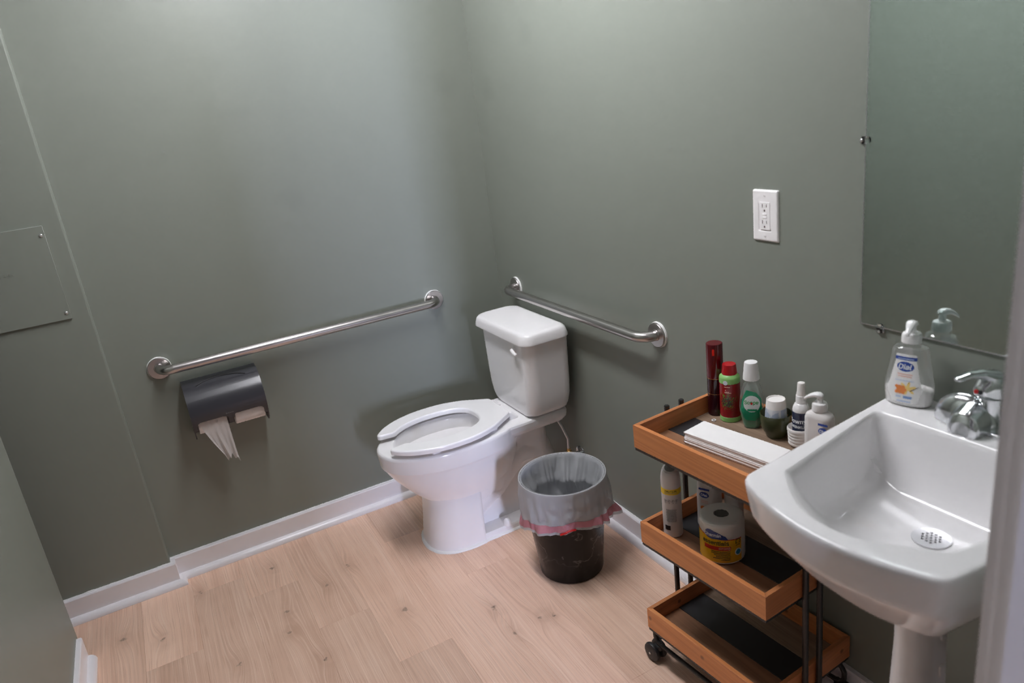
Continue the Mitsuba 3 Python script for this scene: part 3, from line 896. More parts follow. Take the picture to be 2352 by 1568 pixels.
# open-front seat
so = Polygon(egg(0.186, -0.765, -0.30, yw=-0.52, n=120, pf=2.0, pb=2.4))
backp = Polygon([(TX - 0.086, -0.268), (TX + 0.086, -0.268), (TX + 0.150, -0.36), (TX - 0.150, -0.36)])
so = so.union(backp).convex_hull.buffer(-0.016).buffer(0.016)
hol = Polygon(egg(0.114, -0.700, -0.372, yw=-0.53, n=96))
gap = Polygon([(TX - 0.050, -0.62), (TX + 0.050, -0.62), (TX + 0.072, -0.80), (TX - 0.072, -0.80)])
sp = so.difference(hol).difference(gap)
sp = max(getattr(sp, 'geoms', [sp]), key=lambda g: g.area)
sp = sp.buffer(-0.012).buffer(0.024).buffer(-0.012)
ring = np.array([sp.exterior.interpolate(t, normalized=True).coords[0] for t in np.linspace(0, 1, 361)[:-1]])
seat = puff(ring, 0.449, 0.469, 0.0065, k=5, rb=0.003)
add('toilet__seat', seat, 'm_seat', 40)
for k, (x, y) in enumerate(((TX - 0.145, -0.60), (TX + 0.145, -0.60), (TX - 0.12, -0.36), (TX + 0.12, -0.36))):
    add('toilet__' + numbered('seat_bumper', k), puff(rrect(0.014, 0.032, 0.006, 5, x, y), RIM - 0.002, 0.4495, 0.001), 'm_white_plastic', 30)
for k, x in enumerate((TX - 0.073, TX + 0.073)):
    c_ = m3.Manifold.batch_hull([solid(puff(rrect(0.034, 0.040, 0.014, 6, x, -0.252), RIM - 0.001, RIM + 0.004, 0.001)), solid(puff(rrect(0.022, 0.018, 0.008, 6, x, -0.262), RIM + 0.004, 0.462, 0.005))])
    add('toilet__' + numbered('hinge_cap', k), back(c_), 'm_seat', 35)
for k, x in enumerate((TX - 0.105, TX + 0.105)):
    add('toilet__' + numbered('bolt_cap', k), lathe([(0.0155, 0.026), (0.0155, 0.034), (0.0135, 0.046), (0.009, 0.052), (0.003, 0.0545)], 24, (x + (0.012 if k else -0.012), -0.355, 0)), 'm_white_plastic', 50)
# shut-off valve and supply hose behind the bowl
thing('shutoff_valve', 'small metal water valve on the wall behind the toilet bowl', 'valve')
vx = 0.545
m = mat(lathe([(0.030, 0.0), (0.030, 0.003), (0.012, 0.006), (0.012, 0.02), (0.008, 0.021), (0.008, 0.05)], 24), frame((vx, -0.0005, 0.215), (1, 0, 0), (0, 0, 1), (0, -1, 0)))
add('shutoff_valve__pipe', m, 'm_chrome', 40)
add('shutoff_valve__body', cat(lathe([(0.011, 0.200), (0.011, 0.243), (0.008, 0.246), (0.008, 0.255)], 20, (vx, -0.055, 0))), 'm_brass', 40)
m = mat(lathe([(0.005, 0), (0.005, 0.014), (0.016, 0.015), (0.018, 0.019), (0.016, 0.025), (0.005, 0.026)], 20), frame((vx, -0.064, 0.215), (1, 0, 0), (0, 0, 1), (0, -1, 0)))
add('shutoff_valve__handle', m, 'm_chrome', 40)
hp = np.array([(vx, -0.055, 0.25), (vx + 0.005, -0.056, 0.30), (vx - 0.005, -0.07, 0.35), (vx - 0.03, -0.085, 0.40), (vx - 0.035, -0.09, 0.437)])
add('shutoff_valve__supply_hose', tube(hp, 0.0055, 12), 'm_strainer', 60)

# ------------------------------------------------------------------ waste bin with liner
BXc, BYc = 0.871, -0.277
RT, RB_, HT = 0.1465, 0.111, 0.366
thing('waste_bin', 'black marbled plastic waste bin between the toilet and the cart', 'waste bin')
prof = [(RB_ - 0.006, 0.0), (RB_, 0.004), (RB_ + 0.0015, 0.012)] + [(RB_ + (RT - RB_) * t, 0.012 + (HT - 0.016) * t) for t in np.linspace(0.05, 1, 14)]
prof += [(RT + 0.0005, HT), (RT - 0.003, HT)] + [(RB_ - 0.003 + (RT - RB_) * t, 0.012 + (HT - 0.016) * t) for t in np.linspace(1, 0.0, 14)]
add('waste_bin__bucket', lathe(prof, 64, (BXc, BYc, 0)), 'm_marble', 35)
thing('bin_liner', 'clear plastic bag with a red drawstring draped over the black bin', 'bin liner')
NT = 220
th = np.arange(NT) * 2 * PI / NT


def fold(th, z, seed, freq, sharp=2.2):
    n_ = meshkit.noise(np.stack([np.cos(th) * freq, np.sin(th) * freq, th * 0 + z * 3.2], 1), seed)
    return np.abs(n_ - 0.5) * 2


def zb(th):
    """Height of the skirt's lower edge round the bin."""
    q = th - math.radians(-29)
    return np.maximum(0.160, 0.187 + 0.046 * np.cos(q) + 0.006 * np.sin(q) + 0.003 * np.sin(6 * q + 0.5) + 0.003 * np.sin(11 * q))


def skirt_r(th, t):
    q = th - math.radians(-29)
    z = HT + (zb(th) - HT) * t
    wr = fold(th, t, 11, 4.5)
    wr2 = fold(th, t * 0.4 + 3, 23, 9.0)
    r = 0.1490 + 0.016 * t ** 0.9 * (0.15 + 1.1 * wr) + 0.009 * t ** 0.7 * wr2 + 0.0008
    ear = np.exp(-((np.angle(np.exp(1j * (q - math.radians(92)))) / 0.17) ** 2))
    r = r + ear * 0.026 * t ** 2.0
    return r, z


rings = []
for t in np.linspace(1, 0, 22):
    r, z = skirt_r(th, t)
    rings.append(np.stack([BXc + r * np.cos(th), BYc + r * np.sin(th), z], 1))
for k_ in np.linspace(0, 1, 5)[1:]:
    a = k_ * PI / 2
    rings.append(np.stack([BXc + (0.1475 + 0.0022 * math.cos(a * 2)) * np.cos(th), BYc + (0.1475 + 0.0022 * math.cos(a * 2)) * np.sin(th), th * 0 + HT + 0.0022 * math.sin(a * 2)], 1))
for t in np.linspace(0, 1, 26):
    z = HT - 0.20 * math.sin(t * PI / 2) ** 1.0
    base = (RB_ - 0.0065 + (RT - RB_) * (z - 0.012) / (HT - 0.016)) * (1 if t < 0.6 else math.sqrt(max(0.0, 1 - ((t - 0.6) / 0.42) ** 2)))
    w = fold(th, t, 41, 3.6) * 0.026 * min(1, 2.2 * (1.05 - t)) + fold(th, t * 0.5 + 4, 57, 9.0) * 0.010 * min(1, 2.2 * (1.05 - t))
    crease = 0.010 * np.exp(-((t - 0.28) / 0.05) ** 2) * (0.5 + 0.5 * np.cos(th - math.radians(120)))
    r = base - 0.001 - min(1, t * 6) * (w + crease)
    rings.append(np.stack([BXc + r * np.cos(th), BYc + r * np.sin(th), th * 0 + z], 1))
m = loft(rings, caps=False)
c0 = len(m.vertices)
v = np.vstack([m.vertices, [[BXc, BYc, HT - 0.2005]]])
n0 = (len(rings) - 1) * NT
ff = np.vstack([m.faces, [[n0 + i, n0 + (i + 1) % NT, c0] for i in range(NT)]])
add('bin_liner__film', trimesh.Trimesh(v, ff, process=False), 'm_film', True)
for name, tA, tB in (('drawstring_band', 0.93, 0.76),):
    rings = []
    for t in np.linspace(tA, tB, 5):
        r, z = skirt_r(th, t)
        rings.append(np.stack([BXc + (r + 0.0012) * np.cos(th), BYc + (r + 0.0012) * np.sin(th), z], 1))
    add('bin_liner__' + name, loft(rings, caps=False), 'm_film_red', True, label='red drawstring band')
# drawstring showing through its hole at the front
a0 = math.radians(-29)
ts = np.linspace(-0.16, 0.16, 13)
P = []
for d in ts:
    r, z = skirt_r(np.array([a0 + d]), 0.97)
    P.append((BXc + (r[0] + 0.004) * math.cos(a0 + d), BYc + (r[0] + 0.004) * math.sin(a0 + d), z[0] + 0.006 * math.cos(d / 0.16 * PI / 2)))
add('bin_liner__drawstring', tube(np.array(P), 0.0035, 8), 'm_red_string', True)

# ------------------------------------------------------------------ cart
CO = np.array([1.402, -0.347])
CYAW = math.radians(4.0)
CU = np.array([math.cos(CYAW), math.sin(CYAW)])
CV = np.array([-math.sin(CYAW), math.cos(CYAW)])
CL, CD = 0.412, 0.312


def cart(m):
    return move(m, (CO[0], CO[1], 0), rz=CYAW)


def cw(u, v):
    return CO + CU * u + CV * v


thing('serving_cart', 'three-tier wooden tray cart on black metal legs with casters', 'cart')
TT, TH, TF = 0.012, 0.064, 0.048          # board thickness, tray height, depth of the floor below the rim
k = {'tray': 0}
for ti, z1 in enumerate((0.760, 0.474, 0.193)):
    tk = 'serving_cart__' + numbered('tray', ti)
    z0 = z1 - TH
    zf = z1 - TF
    fr = [puff([(0, 0), (CL, 0), (CL, TT), (0, TT)], z0, z1, 0.0012, k=2)]
    add(tk + '__front_board', cart(puff([(0, 0), (CL, 0), (CL - TT, TT), (TT, TT)], z0, z1, 0.0012, k=2)), 'm_cart_x', 30)
    add(tk + '__back_board', cart(puff([(TT, CD - TT), (CL - TT, CD - TT), (CL, CD), (0, CD)], z0, z1, 0.0012, k=2)), 'm_cart_x', 30)
    add(tk + '__side_board', cart(puff([(0, 0), (TT, TT), (TT, CD - TT), (0, CD)], z0, z1, 0.0012, k=2)), 'm_cart_y', 30)
    add(tk + '__side_board_001', cart(puff([(CL - TT, TT), (CL, 0), (CL, CD), (CL - TT, CD - TT)], z0, z1, 0.0012, k=2)), 'm_cart_y', 30)
    w_ = (CD - 2 * TT) / 3
    for b in range(3):
        v0, v1 = TT + b * w_ + 0.0006, TT + (b + 1) * w_ - 0.0006
        zt = zf if b != 1 else zf + 0.0004
        add(tk + '__' + numbered('floor_plank', b), cart(puff([(TT, v0), (CL - TT, v0), (CL - TT, v1), (TT, v1)], zf - 0.009, zt, 0.0006, k=1)),
            ('m_cart_plank', 'm_cart_black', 'm_cart_plank_grey')[b], 20)
    e = 0.010
    fm = trimesh.creation.extrude_polygon(sbox(0.0015, 0.0015, CL - 0.0015, CD - 0.0015).difference(sbox(e, e, CL - e, CD - e)), 0.008, engine='earcut')
    add(tk + '__metal_rim', cart(move(fm, (0, 0, z0 - 0.008))), 'm_black', False)
# uprights: a pair at each end
VC = CD / 2 - 0.004
ZB = 0.060
q = 0
for u in (-0.0085, CL + 0.0085):
    for v in (VC - 0.026, VC + 0.026):
        add('serving_cart__' + numbered('upright', q), cart(lathe([(0.0068, ZB), (0.0072, ZB + 0.001), (0.0072, 0.767), (0.006, 0.769)], 18, (u, v, 0))), 'm_black', 40)
        q += 1
# end cross tubes that the uprights stand on
for q, u in enumerate((-0.0085, CL + 0.0085)):
    add('serving_cart__' + numbered('cross_tube', q), cart(tube([(u, 0.045, ZB), (u, CD / 2, ZB), (u, CD - 0.045, ZB)], 0.0068, 14)), 'm_black', 40)
# long bottom tubes curling up to the lowest tray
for q, v in enumerate((0.028, CD - 0.028)):
    path = bend([(0.045, v, 0.1215), (-0.006, v, 0.112), (-0.006, v, 0.060), (CL + 0.006, v, 0.060), (CL + 0.006, v, 0.112), (CL - 0.045, v, 0.1215)], 0.024, 7)
    add('serving_cart__' + numbered('bottom_tube', q), cart(tube(path, 0.0066, 14)), 'm_black', 50)
# casters with twin wheels
q = 0
for u in (0.012, CL - 0.012):
    for v in (0.028, CD - 0.028):
        ck = 'serving_cart__' + numbered('caster', q)
        side = -1 if v < CD / 2 else 1
        du = -0.020 if u < CL / 2 else 0.020
        hood = m3.Manifold.batch_hull([solid(lathe([(0.010, 0.0), (0.010, 0.012)], 16, (u, v, 0.044))), ball(cartless := (u + du * 0.7, v, 0.040), 0.013)])
        add(ck, cart(back(hood + solid(lathe([(0.0055, 0.0), (0.0055, 0.02)], 14, (u, v, 0.048))))), 'm_rubber', 40)
        for w, s in enumerate((-1, 1)):
            wm = lathe([(0.004, -0.009), (0.021, -0.009), (0.0268, -0.0055), (0.0285, 0.0), (0.0268, 0.0055), (0.021, 0.009), (0.008, 0.010)], 28)
            F_ = frame((u + du, v + s * 0.0135, 0.0287), (1, 0, 0), (0, 0, -1), (0, 1, 0))
            add(ck + '__' + numbered('wheel', w), cart(mat(wm, F_)), 'm_rubber', 40)
            pin = lathe([(0.0038, 0.0), (0.0038, 0.0012), (0.002, 0.0018)], 14)
            F2 = frame((u + du, v + s * 0.0232, 0.0287), (1, 0, 0), (0, 0, s), (0, -s, 0) if False else (0, s, 0))
            add(ck + '__' + numbered('axle', w), cart(mat(pin, F2)), 'm_screw', 40)
        q += 1

ZT = 0.712          # floor of the top tray
ZM = 0.426          # floor of the middle tray
FACE = math.radians(-42)       # towards the doorway


def disc_logo(key, c, rad, face, z, w, h, word, word_h, tilt=0.0, bsdf='m_blue', ink='m_ink_white', radfn=None):
    el = Polygon(circ(w / 2, 40, ry=h / 2))
    m = flat(el, 0.0003)
    t_ = text(word, word_h, 0.0003, True)
    if tilt:
        m, t_ = move(m, rz=tilt), move(t_, rz=tilt)
    t_.apply_translation((0, 0, 0.0004))
    add(key + '__logo_oval', wrap(m, rad, c, face, z, radfn=radfn), bsdf, False)
    add(key + '__logo_lettering', wrap(t_, rad, c, face, z, 0.003, radfn=radfn), ink, False)


# red hair spray
c = (1.4165, -0.080, 0)
thing('hair_spray_bottle', 'tall translucent dark red spray bottle in the corner of the top tray', 'bottle')
R = 0.0215
add('hair_spray_bottle__bottle', lathe([(R - 0.002, ZT), (R, ZT + 0.002), (R, ZT + 0.062), (R - 0.0008, ZT + 0.063), (R, ZT + 0.064), (R, ZT + 0.105), (R - 0.001, ZT + 0.1065)], 40, c), 'm_red_dark', 40)
add('hair_spray_bottle__cap', lathe([(R, ZT + 0.107), (R, ZT + 0.2005), (R - 0.0015, ZT + 0.2025), (R - 0.004, ZT + 0.2025)], 40, c), 'm_red_clear', 40)
for q, z in enumerate((0.0632, 0.1066)):
    add('hair_spray_bottle__' + numbered('gold_ring', q), lathe([(R - 0.001, ZT + z - 0.0007), (R + 0.0006, ZT + z - 0.0004), (R + 0.0006, ZT + z + 0.0004), (R - 0.001, ZT + z + 0.0007)], 40, c), 'm_gold', 40)
add('hair_spray_bottle__nozzle', wrap(flat(Polygon(rrect(0.006, 0.017, 0.001, 2)), 0.0004), R, c, FACE - 0.15, ZT + 0.182), 'm_red_nozzle', 40)

# red and green can
c = (1.467, -0.078, 0)
thing('conditioner_bottle', 'red bottle with lime green shoulder and base and a red cap', 'bottle')
R = 0.0265
add('conditioner_bottle__base', lathe([(R - 0.002, ZT), (R, ZT + 0.002), (R, ZT + 0.0135), (R - 0.0006, ZT + 0.014)], 40, c), 'm_can_green', 40)
add('conditioner_bottle__body', lathe([(R - 0.0006, ZT + 0.014), (R - 0.0003, ZT + 0.0145), (R - 0.0003, ZT + 0.108)], 40, c), 'm_can_art', 40)
add('conditioner_bottle__shoulder', lathe([(R, ZT + 0.108), (R, ZT + 0.120), (R - 0.001, ZT + 0.124), (R - 0.006, ZT + 0.129), (R - 0.007, ZT + 0.130)], 40, c), 'm_can_green', 40)
add('conditioner_bottle__cap', lathe([(0.0190, ZT + 0.130), (0.0195, ZT + 0.131), (0.0175, ZT + 0.153), (0.0165, ZT + 0.1565), (0.0135, ZT + 0.1575)], 40, c), 'm_red_cap', 40)
add('conditioner_bottle__badge', wrap(flat(Polygon(circ(0.0062, 20)), 0.0003), R, c, FACE - 0.45, ZT + 0.112), 'm_cup_art', False)
tt = text('Hair', 0.007, 0.0003)
bars = cat(*[flat(Polygon([(x0, y0), (x1, y0), (x1, y0 + 0.0016), (x0, y0 + 0.0016)]), 0.0003) for x0, x1, y0 in ((-0.011, 0.004, 0.0), (-0.009, -0.006, -0.009), (-0.011, 0.007, -0.016), (-0.009, 0.001, -0.0135))])
add('conditioner_bottle__print', wrap(bars, R, c, FACE - 0.15, ZT + 0.100, 0.003), 'm_ink_salmon', False)

# mouthwash
c = (1.536, -0.071, 0)
thing('mouthwash_bottle', 'clear and green mouthwash bottle with a tall white cap', 'bottle')
FA = FACE - 0.1


def mw(z, w, d, n=48):
    ring = circ(w, n, ry=d)
    t_ = np.arctan2(ring[:, 1], ring[:, 0])
    s_ = (np.abs(np.cos(t_)) ** 2.6 + np.abs(np.sin(t_)) ** 2.6) ** (-1 / 2.6)
    ring = np.stack([w * s_ * np.cos(t_), d * s_ * np.sin(t_)], 1)
    a = FA + PI / 2
    ring = ring @ np.array([[math.cos(a), math.sin(a)], [-math.sin(a), math.cos(a)]])
    return at_z(ring + np.array(c[:2]), z)


mwl = [(0.0, 0.017, 0.014), (0.003, 0.020, 0.016), (0.010, 0.022, 0.017), (0.020, 0.024, 0.0175), (0.045, 0.0295, 0.019), (0.058, 0.0305, 0.019)]
mwl += [(0.075, 0.029, 0.0185), (0.095, 0.0265, 0.018), (0.110, 0.0225, 0.017), (0.120, 0.018, 0.0155), (0.126, 0.0145, 0.0135), (0.134, 0.0135, 0.0135)]
add('mouthwash_bottle__body', loft([mw(ZT + z, w, d) for z, w, d in mwl]), 'm_clear', 40)
liq = [(z, w - 0.0012, d - 0.0012) for z, w, d in mwl[:5]] + [(0.047, 0.0284, 0.0178)]
add('mouthwash_bottle__mouthwash', loft([mw(ZT + 0.0012 + z, w, d) for z, w, d in liq]), 'm_scope_green', 40)
add('mouthwash_bottle__cap', lathe([(0.0195, ZT + 0.132), (0.0205, ZT + 0.1335), (0.0165, ZT + 0.176), (0.0155, ZT + 0.178), (0.013, ZT + 0.1785)], 40, c), 'm_white_plastic', 40)
RZ, OFFR = 0.055, 0.0365
cl = (c[0] - OFFR * math.cos(FA), c[1] - OFFR * math.sin(FA))


def on_front(m, z, lift=0.0):
    m = fine(m, 0.004)
    v = m.vertices
    y = v[:, 1] + z
    # follow the bottle's front: interpolate width and depth
    zs = np.array([q[0] for q in mwl])
    w = np.interp(y - ZT, zs, [q[1] for q in mwl])
    d = np.interp(y - ZT, zs, [q[2] for q in mwl])
    u = np.clip(v[:, 0] / w, -0.96, 0.96)
    dep = d * (1 - np.abs(u) ** 2.6) ** (1 / 2.6) + 0.0004 + v[:, 2] + lift
    ex, ey = np.array([-math.sin(FA), math.cos(FA)]), np.array([math.cos(FA), math.sin(FA)])
    return trimesh.Trimesh(np.column_stack([c[0] + ex[0] * u * w + ey[0] * dep, c[1] + ex[1] * u * w + ey[1] * dep, y]), m.faces, process=False)


lab = Polygon([(-0.012, 0.108), (0.012, 0.102), (0.0235, 0.085), (0.025, 0.060), (0.020, 0.038), (0.010, 0.024), (-0.016, 0.026), (-0.026, 0.055), (-0.022, 0.085)]).buffer(-0.003).buffer(0.003)
add('mouthwash_bottle__label', on_front(flat(lab, 0.0002), ZT), 'm_scope_label', False)
add('mouthwash_bottle__label_oval', on_front(move(flat(Polygon(circ(0.0200, 40, ry=0.0225)), 0.0002), (0.001, 0.071, 0.0002)), ZT, 0.0003), 'm_label_white', False)
add('mouthwash_bottle__lettering', on_front(move(text('Scope', 0.0095, 0.0002, True, 0.9), (0.0, 0.074, 0.0006)), ZT, 0.0004), 'm_ink_green', False)
add('mouthwash_bottle__letter_dot', on_front(move(flat(Polygon(circ(0.0030, 16)), 0.0002), (0.0005, 0.0725, 0.0010)), ZT, 0.0005), 'm_ink_red', False)
add('mouthwash_bottle__label_band', on_front(move(flat(Polygon(rrect(0.024, 0.0055, 0.002, 3)), 0.0002), (0.002, 0.0545, 0.0006)), ZT, 0.0004), 'm_scope_label', False)
exb = np.array([-math.sin(FA), math.cos(FA)])
bk = fine(flat(Polygon([(-0.020, 0.05), (0.018, 0.05), (0.0195, 0.09), (0.012, 0.112), (-0.012, 0.112), (-0.021, 0.09)]), 0.0002), 0.004)
vb = bk.vertices
add('mouthwash_bottle__back_label', trimesh.Trimesh(np.column_stack([c[0] + exb[0] * vb[:, 0] - math.cos(FA) * 0.0145, c[1] + exb[1] * vb[:, 0] - math.sin(FA) * 0.0145, ZT + vb[:, 1]]), bk.faces, process=False), 'm_label_white', False)

# olive cup holding a stack of small paper cups upside down
c = (1.611, -0.066, 0)
thing('olive_cup', 'dark olive ceramic cup holding upside-down paper cups', 'cup')
prof = [(0.020, ZT), (0.0235, ZT + 0.002), (0.026, ZT + 0.010), (0.030, ZT + 0.016), (0.0355, ZT + 0.028), (0.0378, ZT + 0.050), (0.0382, ZT + 0.062), (0.0374, ZT + 0.0635), (0.0364, ZT + 0.062), (0.0358, ZT + 0.050), (0.0325, ZT + 0.026), (0.020, ZT + 0.008)]
add('olive_cup', lathe(prof, 48, c), 'm_cup_olive', 40, label='dark olive ceramic cup holding upside-down paper cups', category='cup')
cz = ZT + 0.009
c2 = (1.609, -0.064, 0)
thing('paper_cup', 'upside-down blue patterned paper cups standing in the olive cup', 'paper cup')
add('paper_cup__patterned_cup', lathe([(0.0270, cz + 0.022), (0.0274, cz + 0.023), (0.0238, cz + 0.071), (0.0225, cz + 0.072)], 40, c2), 'm_cup_art', 40)
add('paper_cup__white_cup', lathe([(0.0243, cz + 0.068), (0.0243, cz + 0.070), (0.0222, cz + 0.0895), (0.0214, cz + 0.0902), (0.0205, cz + 0.0895), (0.0200, cz + 0.0862), (0.0, cz + 0.0862)], 40, c2), 'm_cup_white', 40, label='plain white outer cup')

# white ribbed jar with the navy spray bottle standing in it
c = (1.680, -0.062, 0)
prof = [(0.019, ZT), (0.0225, ZT + 0.002)]
for q in range(4):
    z = ZT + 0.004 + q * 0.0085
    prof += [(0.0245 + 0.0006 * q, z), (0.0260 + 0.0006 * q, z + 0.002), (0.0260 + 0.0006 * q, z + 0.006), (0.0246 + 0.0006 * q, z + 0.0078)]
prof += [(0.0280, ZT + 0.038), (0.0290, ZT + 0.041), (0.0288, ZT + 0.046), (0.0272, ZT + 0.0485), (0.0255, ZT + 0.046), (0.0245, ZT + 0.012), (0.018, ZT + 0.010)]
add('ribbed_cup', lathe(prof, 44, c), 'm_cup_white', 40, label='white ribbed cup that the navy spray bottle stands in', category='cup')
c = (1.684, -0.062, 0)
zs = ZT + 0.012
R = 0.0195
thing('wrinkle_spray_bottle', 'white spray bottle with a navy label standing in the white ribbed cup', 'spray bottle')
prof = [(R - 0.002, zs), (R, zs + 0.002), (R, zs + 0.082), (R - 0.001, zs + 0.090), (R - 0.005, zs + 0.098), (R - 0.010, zs + 0.1015)]
add('wrinkle_spray_bottle__body', lathe(prof, 40, c), 'm_white_plastic', 40)
add('wrinkle_spray_bottle__label', wrap(flat(Polygon(rrect(2 * R * PI * 0.62, 0.066, 0.001, 2)), 0.0003), R, c, FACE + 0.1, zs + 0.047), 'm_navy', 40)
add('wrinkle_spray_bottle__lettering', wrap(move(text('Downy', 0.0098, 0.0003, True), (0, 0, 0.0004)), R, c, FACE - 0.60, zs + 0.057, 0.003), 'm_ink_white', False)
add('wrinkle_spray_bottle__lettering_001', wrap(move(text('WRINKLE', 0.0062, 0.0003, True), (0, 0, 0.0004)), R, c, FACE - 0.60, zs + 0.044, 0.003), 'm_ink_white', False)
fp = cat(*[flat(Polygon(rrect(0.006, 0.0013, 0.0005, 1, 0, -q * 0.0045)), 0.0003) for q in range(8)])
add('wrinkle_spray_bottle__fine_print', wrap(move(fp, (0, 0, 0.0004)), R, c, FACE + 0.75, zs + 0.066), 'm_ink_pale_blue', False)
add('wrinkle_spray_bottle__collar', lathe([(0.0118, zs + 0.100), (0.0122, zs + 0.101), (0.0118, zs + 0.119), (0.0098, zs + 0.120)], 32, c), 'm_white_plastic', 40)
add('wrinkle_spray_bottle__overcap', lathe([(0.0104, zs + 0.1195), (0.0104, zs + 0.1265), (0.0095, zs + 0.128), (0.0085, zs + 0.149), (0.0078, zs + 0.151), (0.005, zs + 0.1515)], 32, c), 'm_cup_white', 40)


def pump(key, c, z, s, d, m_='m_white_plastic', long=1.0):
    """Collar, stem and spout of a soap pump; s: size, d: direction of the spout."""
    d = np.array(d, float)
    d /= np.linalg.norm(d)
    add(key + '__pump_collar', lathe([(0.0165 * s, z), (0.0172 * s, z + 0.001), (0.0168 * s, z + 0.0155 * s), (0.0150 * s, z + 0.018 * s), (0.007 * s, z + 0.0185 * s)], 40, (c[0], c[1], 0)), m_, 40)
    h0 = z + 0.0185 * s
    add(key + '__pump_stem', lathe([(0.0066 * s, h0 - 0.001), (0.0066 * s, h0 + 0.014 * s)], 28, (c[0], c[1], 0)), m_, 40)
    p0 = np.array([c[0], c[1], h0 + 0.0155 * s])
    back_ = np.append(-d * 0.0085 * s, 0)
    pts = [p0 + back_, p0 + np.append(d * 0.0, 0.0025 * s), p0 + np.append(d * 0.012 * s, 0.002 * s), p0 + np.append(d * 0.024 * s * long, -0.003 * s), p0 + np.append(d * 0.034 * s * long, -0.0105 * s)]
    ax = np.array([-d[1], d[0], 0])
    t_ = np.arange(20) * 2 * PI / 20
    rings = []
    for (p, w, h) in zip(pts, (0.0035, 0.0100, 0.0085, 0.0058, 0.0036), (0.002, 0.0062, 0.0058, 0.0045, 0.0032)):
        rings.append(p + np.cos(t_)[:, None] * ax * w * s + np.sin(t_)[:, None] * np.array([0, 0, 1]) * h * s)
    # smooth the spout by interpolating extra rings
    R_ = np.array(rings)
    from scipy.interpolate import CubicSpline
    cs = CubicSpline([0, 1, 2, 3, 4], R_.reshape(5, -1))
    rr = [cs(q).reshape(20, 3) for q in np.linspace(0, 4, 17)]
    add(key + '__pump_spout', loft(rr), m_, 60)


# hand lotion pump bottle on the tray
c = (1.748, -0.075)
thing('lotion_pump_bottle', 'white lotion pump bottle at the right end of the top tray', 'pump bottle')
w_, d_ = 0.064, 0.044
rot = math.radians(10)


def rr_at(z, w, d, r, c=c, rot=rot):
    ring = rrect(w, d, r, 8)
    ring = ring @ np.array([[math.cos(rot), math.sin(rot)], [-math.sin(rot), math.cos(rot)]])
    return at_z(ring + np.array(c), z)


add('lotion_pump_bottle__body', loft([rr_at(ZT + z, w, d, r) for z, w, d, r in ((0, w_ - 0.006, d_ - 0.006, 0.016), (0.003, w_, d_, 0.018), (0.100, w_, d_, 0.018), (0.109, w_ - 0.006, d_ - 0.004, 0.018), (0.114, w_ - 0.022, d_ - 0.012, 0.015), (0.116, 0.032, 0.030, 0.0145), (0.1185, 0.030, 0.030, 0.0148))]), 'm_lotion', 40)
pump('lotion_pump_bottle', c, ZT + 0.1185, 1.0, (-0.75, -0.35))
fx = np.array([math.cos(rot), math.sin(rot), 0])
fn_ = np.array([math.sin(rot), -math.cos(rot), 0])
F_ = frame(np.array([c[0], c[1], 0]) + fn_ * (d_ / 2 + 0.0002), fx, (0, 0, 1), fn_)
add('lotion_pump_bottle__label_band', mat(move(flat(Polygon(rrect(0.023, 0.0052, 0.001, 2)), 0.0003), (0.020, ZT + 0.094, 0), rz=0.04), F_), 'm_blue', False)
add('lotion_pump_bottle__logo_oval', mat(move(flat(Polygon(circ(0.0115, 36, ry=0.0085)), 0.0003), (0.021, ZT + 0.078, 0)), F_), 'm_blue', False)
add('lotion_pump_bottle__logo_lettering', mat(move(text('Dial', 0.0068, 0.0003, True), (0.021, ZT + 0.078, 0.0003)), F_), 'm_ink_white', False)

# folded paper towels: each towel its own thing
TZ = ZT
n_tow = 9
tw, tdp, th_ = 0.250, 0.080, 0.0036
for k_ in range(n_tow):
    j1, j2, j3 = (rng.random(3) - 0.5) * np.array([0.003, 0.003, 0.012])
    ring = []
    nx = 24
    for i in range(nx):
        ring.append((-tw / 2 + tw * i / (nx - 1), -tdp / 2))
    for i in range(nx):
        ring.append((tw / 2 - tw * i / (nx - 1), tdp / 2))
    m = puff(np.array(ring), 0, th_ * 0.98, 0.0015, k=3)
    v = m.vertices
    u = v[:, 0] / (tw / 2)
    lift = 0.0012 * k_ / n_tow * np.sin(u * 2.6 + 0.4) + 0.004 * (k_ / n_tow) * np.clip(-u - 0.55, 0, 1) ** 1 * (0.5 + v[:, 1] / tdp)
    v[:, 2] += k_ * (th_ - 0.00002) + np.maximum(lift, -0.0001 * k_) * 0.5
    m.vertices = v
    m = move(m, (1.612 + j1, -0.202 + j2, TZ + 0.0003), rz=0.150 + j3)
    key = numbered('folded_paper_towel', k_)
    lab_ = 'white folded paper towel in the stack on the top tray beside the sink' if k_ < n_tow - 1 else 'topmost white folded paper towel of the stack on the top tray'
    add(key, m, 'm_towel', 40, label=lab_, category='paper towel', group='stack of folded paper towels')

# small clear ring lying on the tray
t = np.linspace(0, 2 * PI, 25)
m = tube(np.stack([1.447 + 0.005 * np.cos(t), -0.118 + 0.005 * np.sin(t), 0 * t + ZT + 0.0016], 1), 0.0013, 8)
add('plastic_ring', m, 'm_ink_white', 60, label='tiny clear plastic ring lying on the top tray beside the red bottle', category='ring')

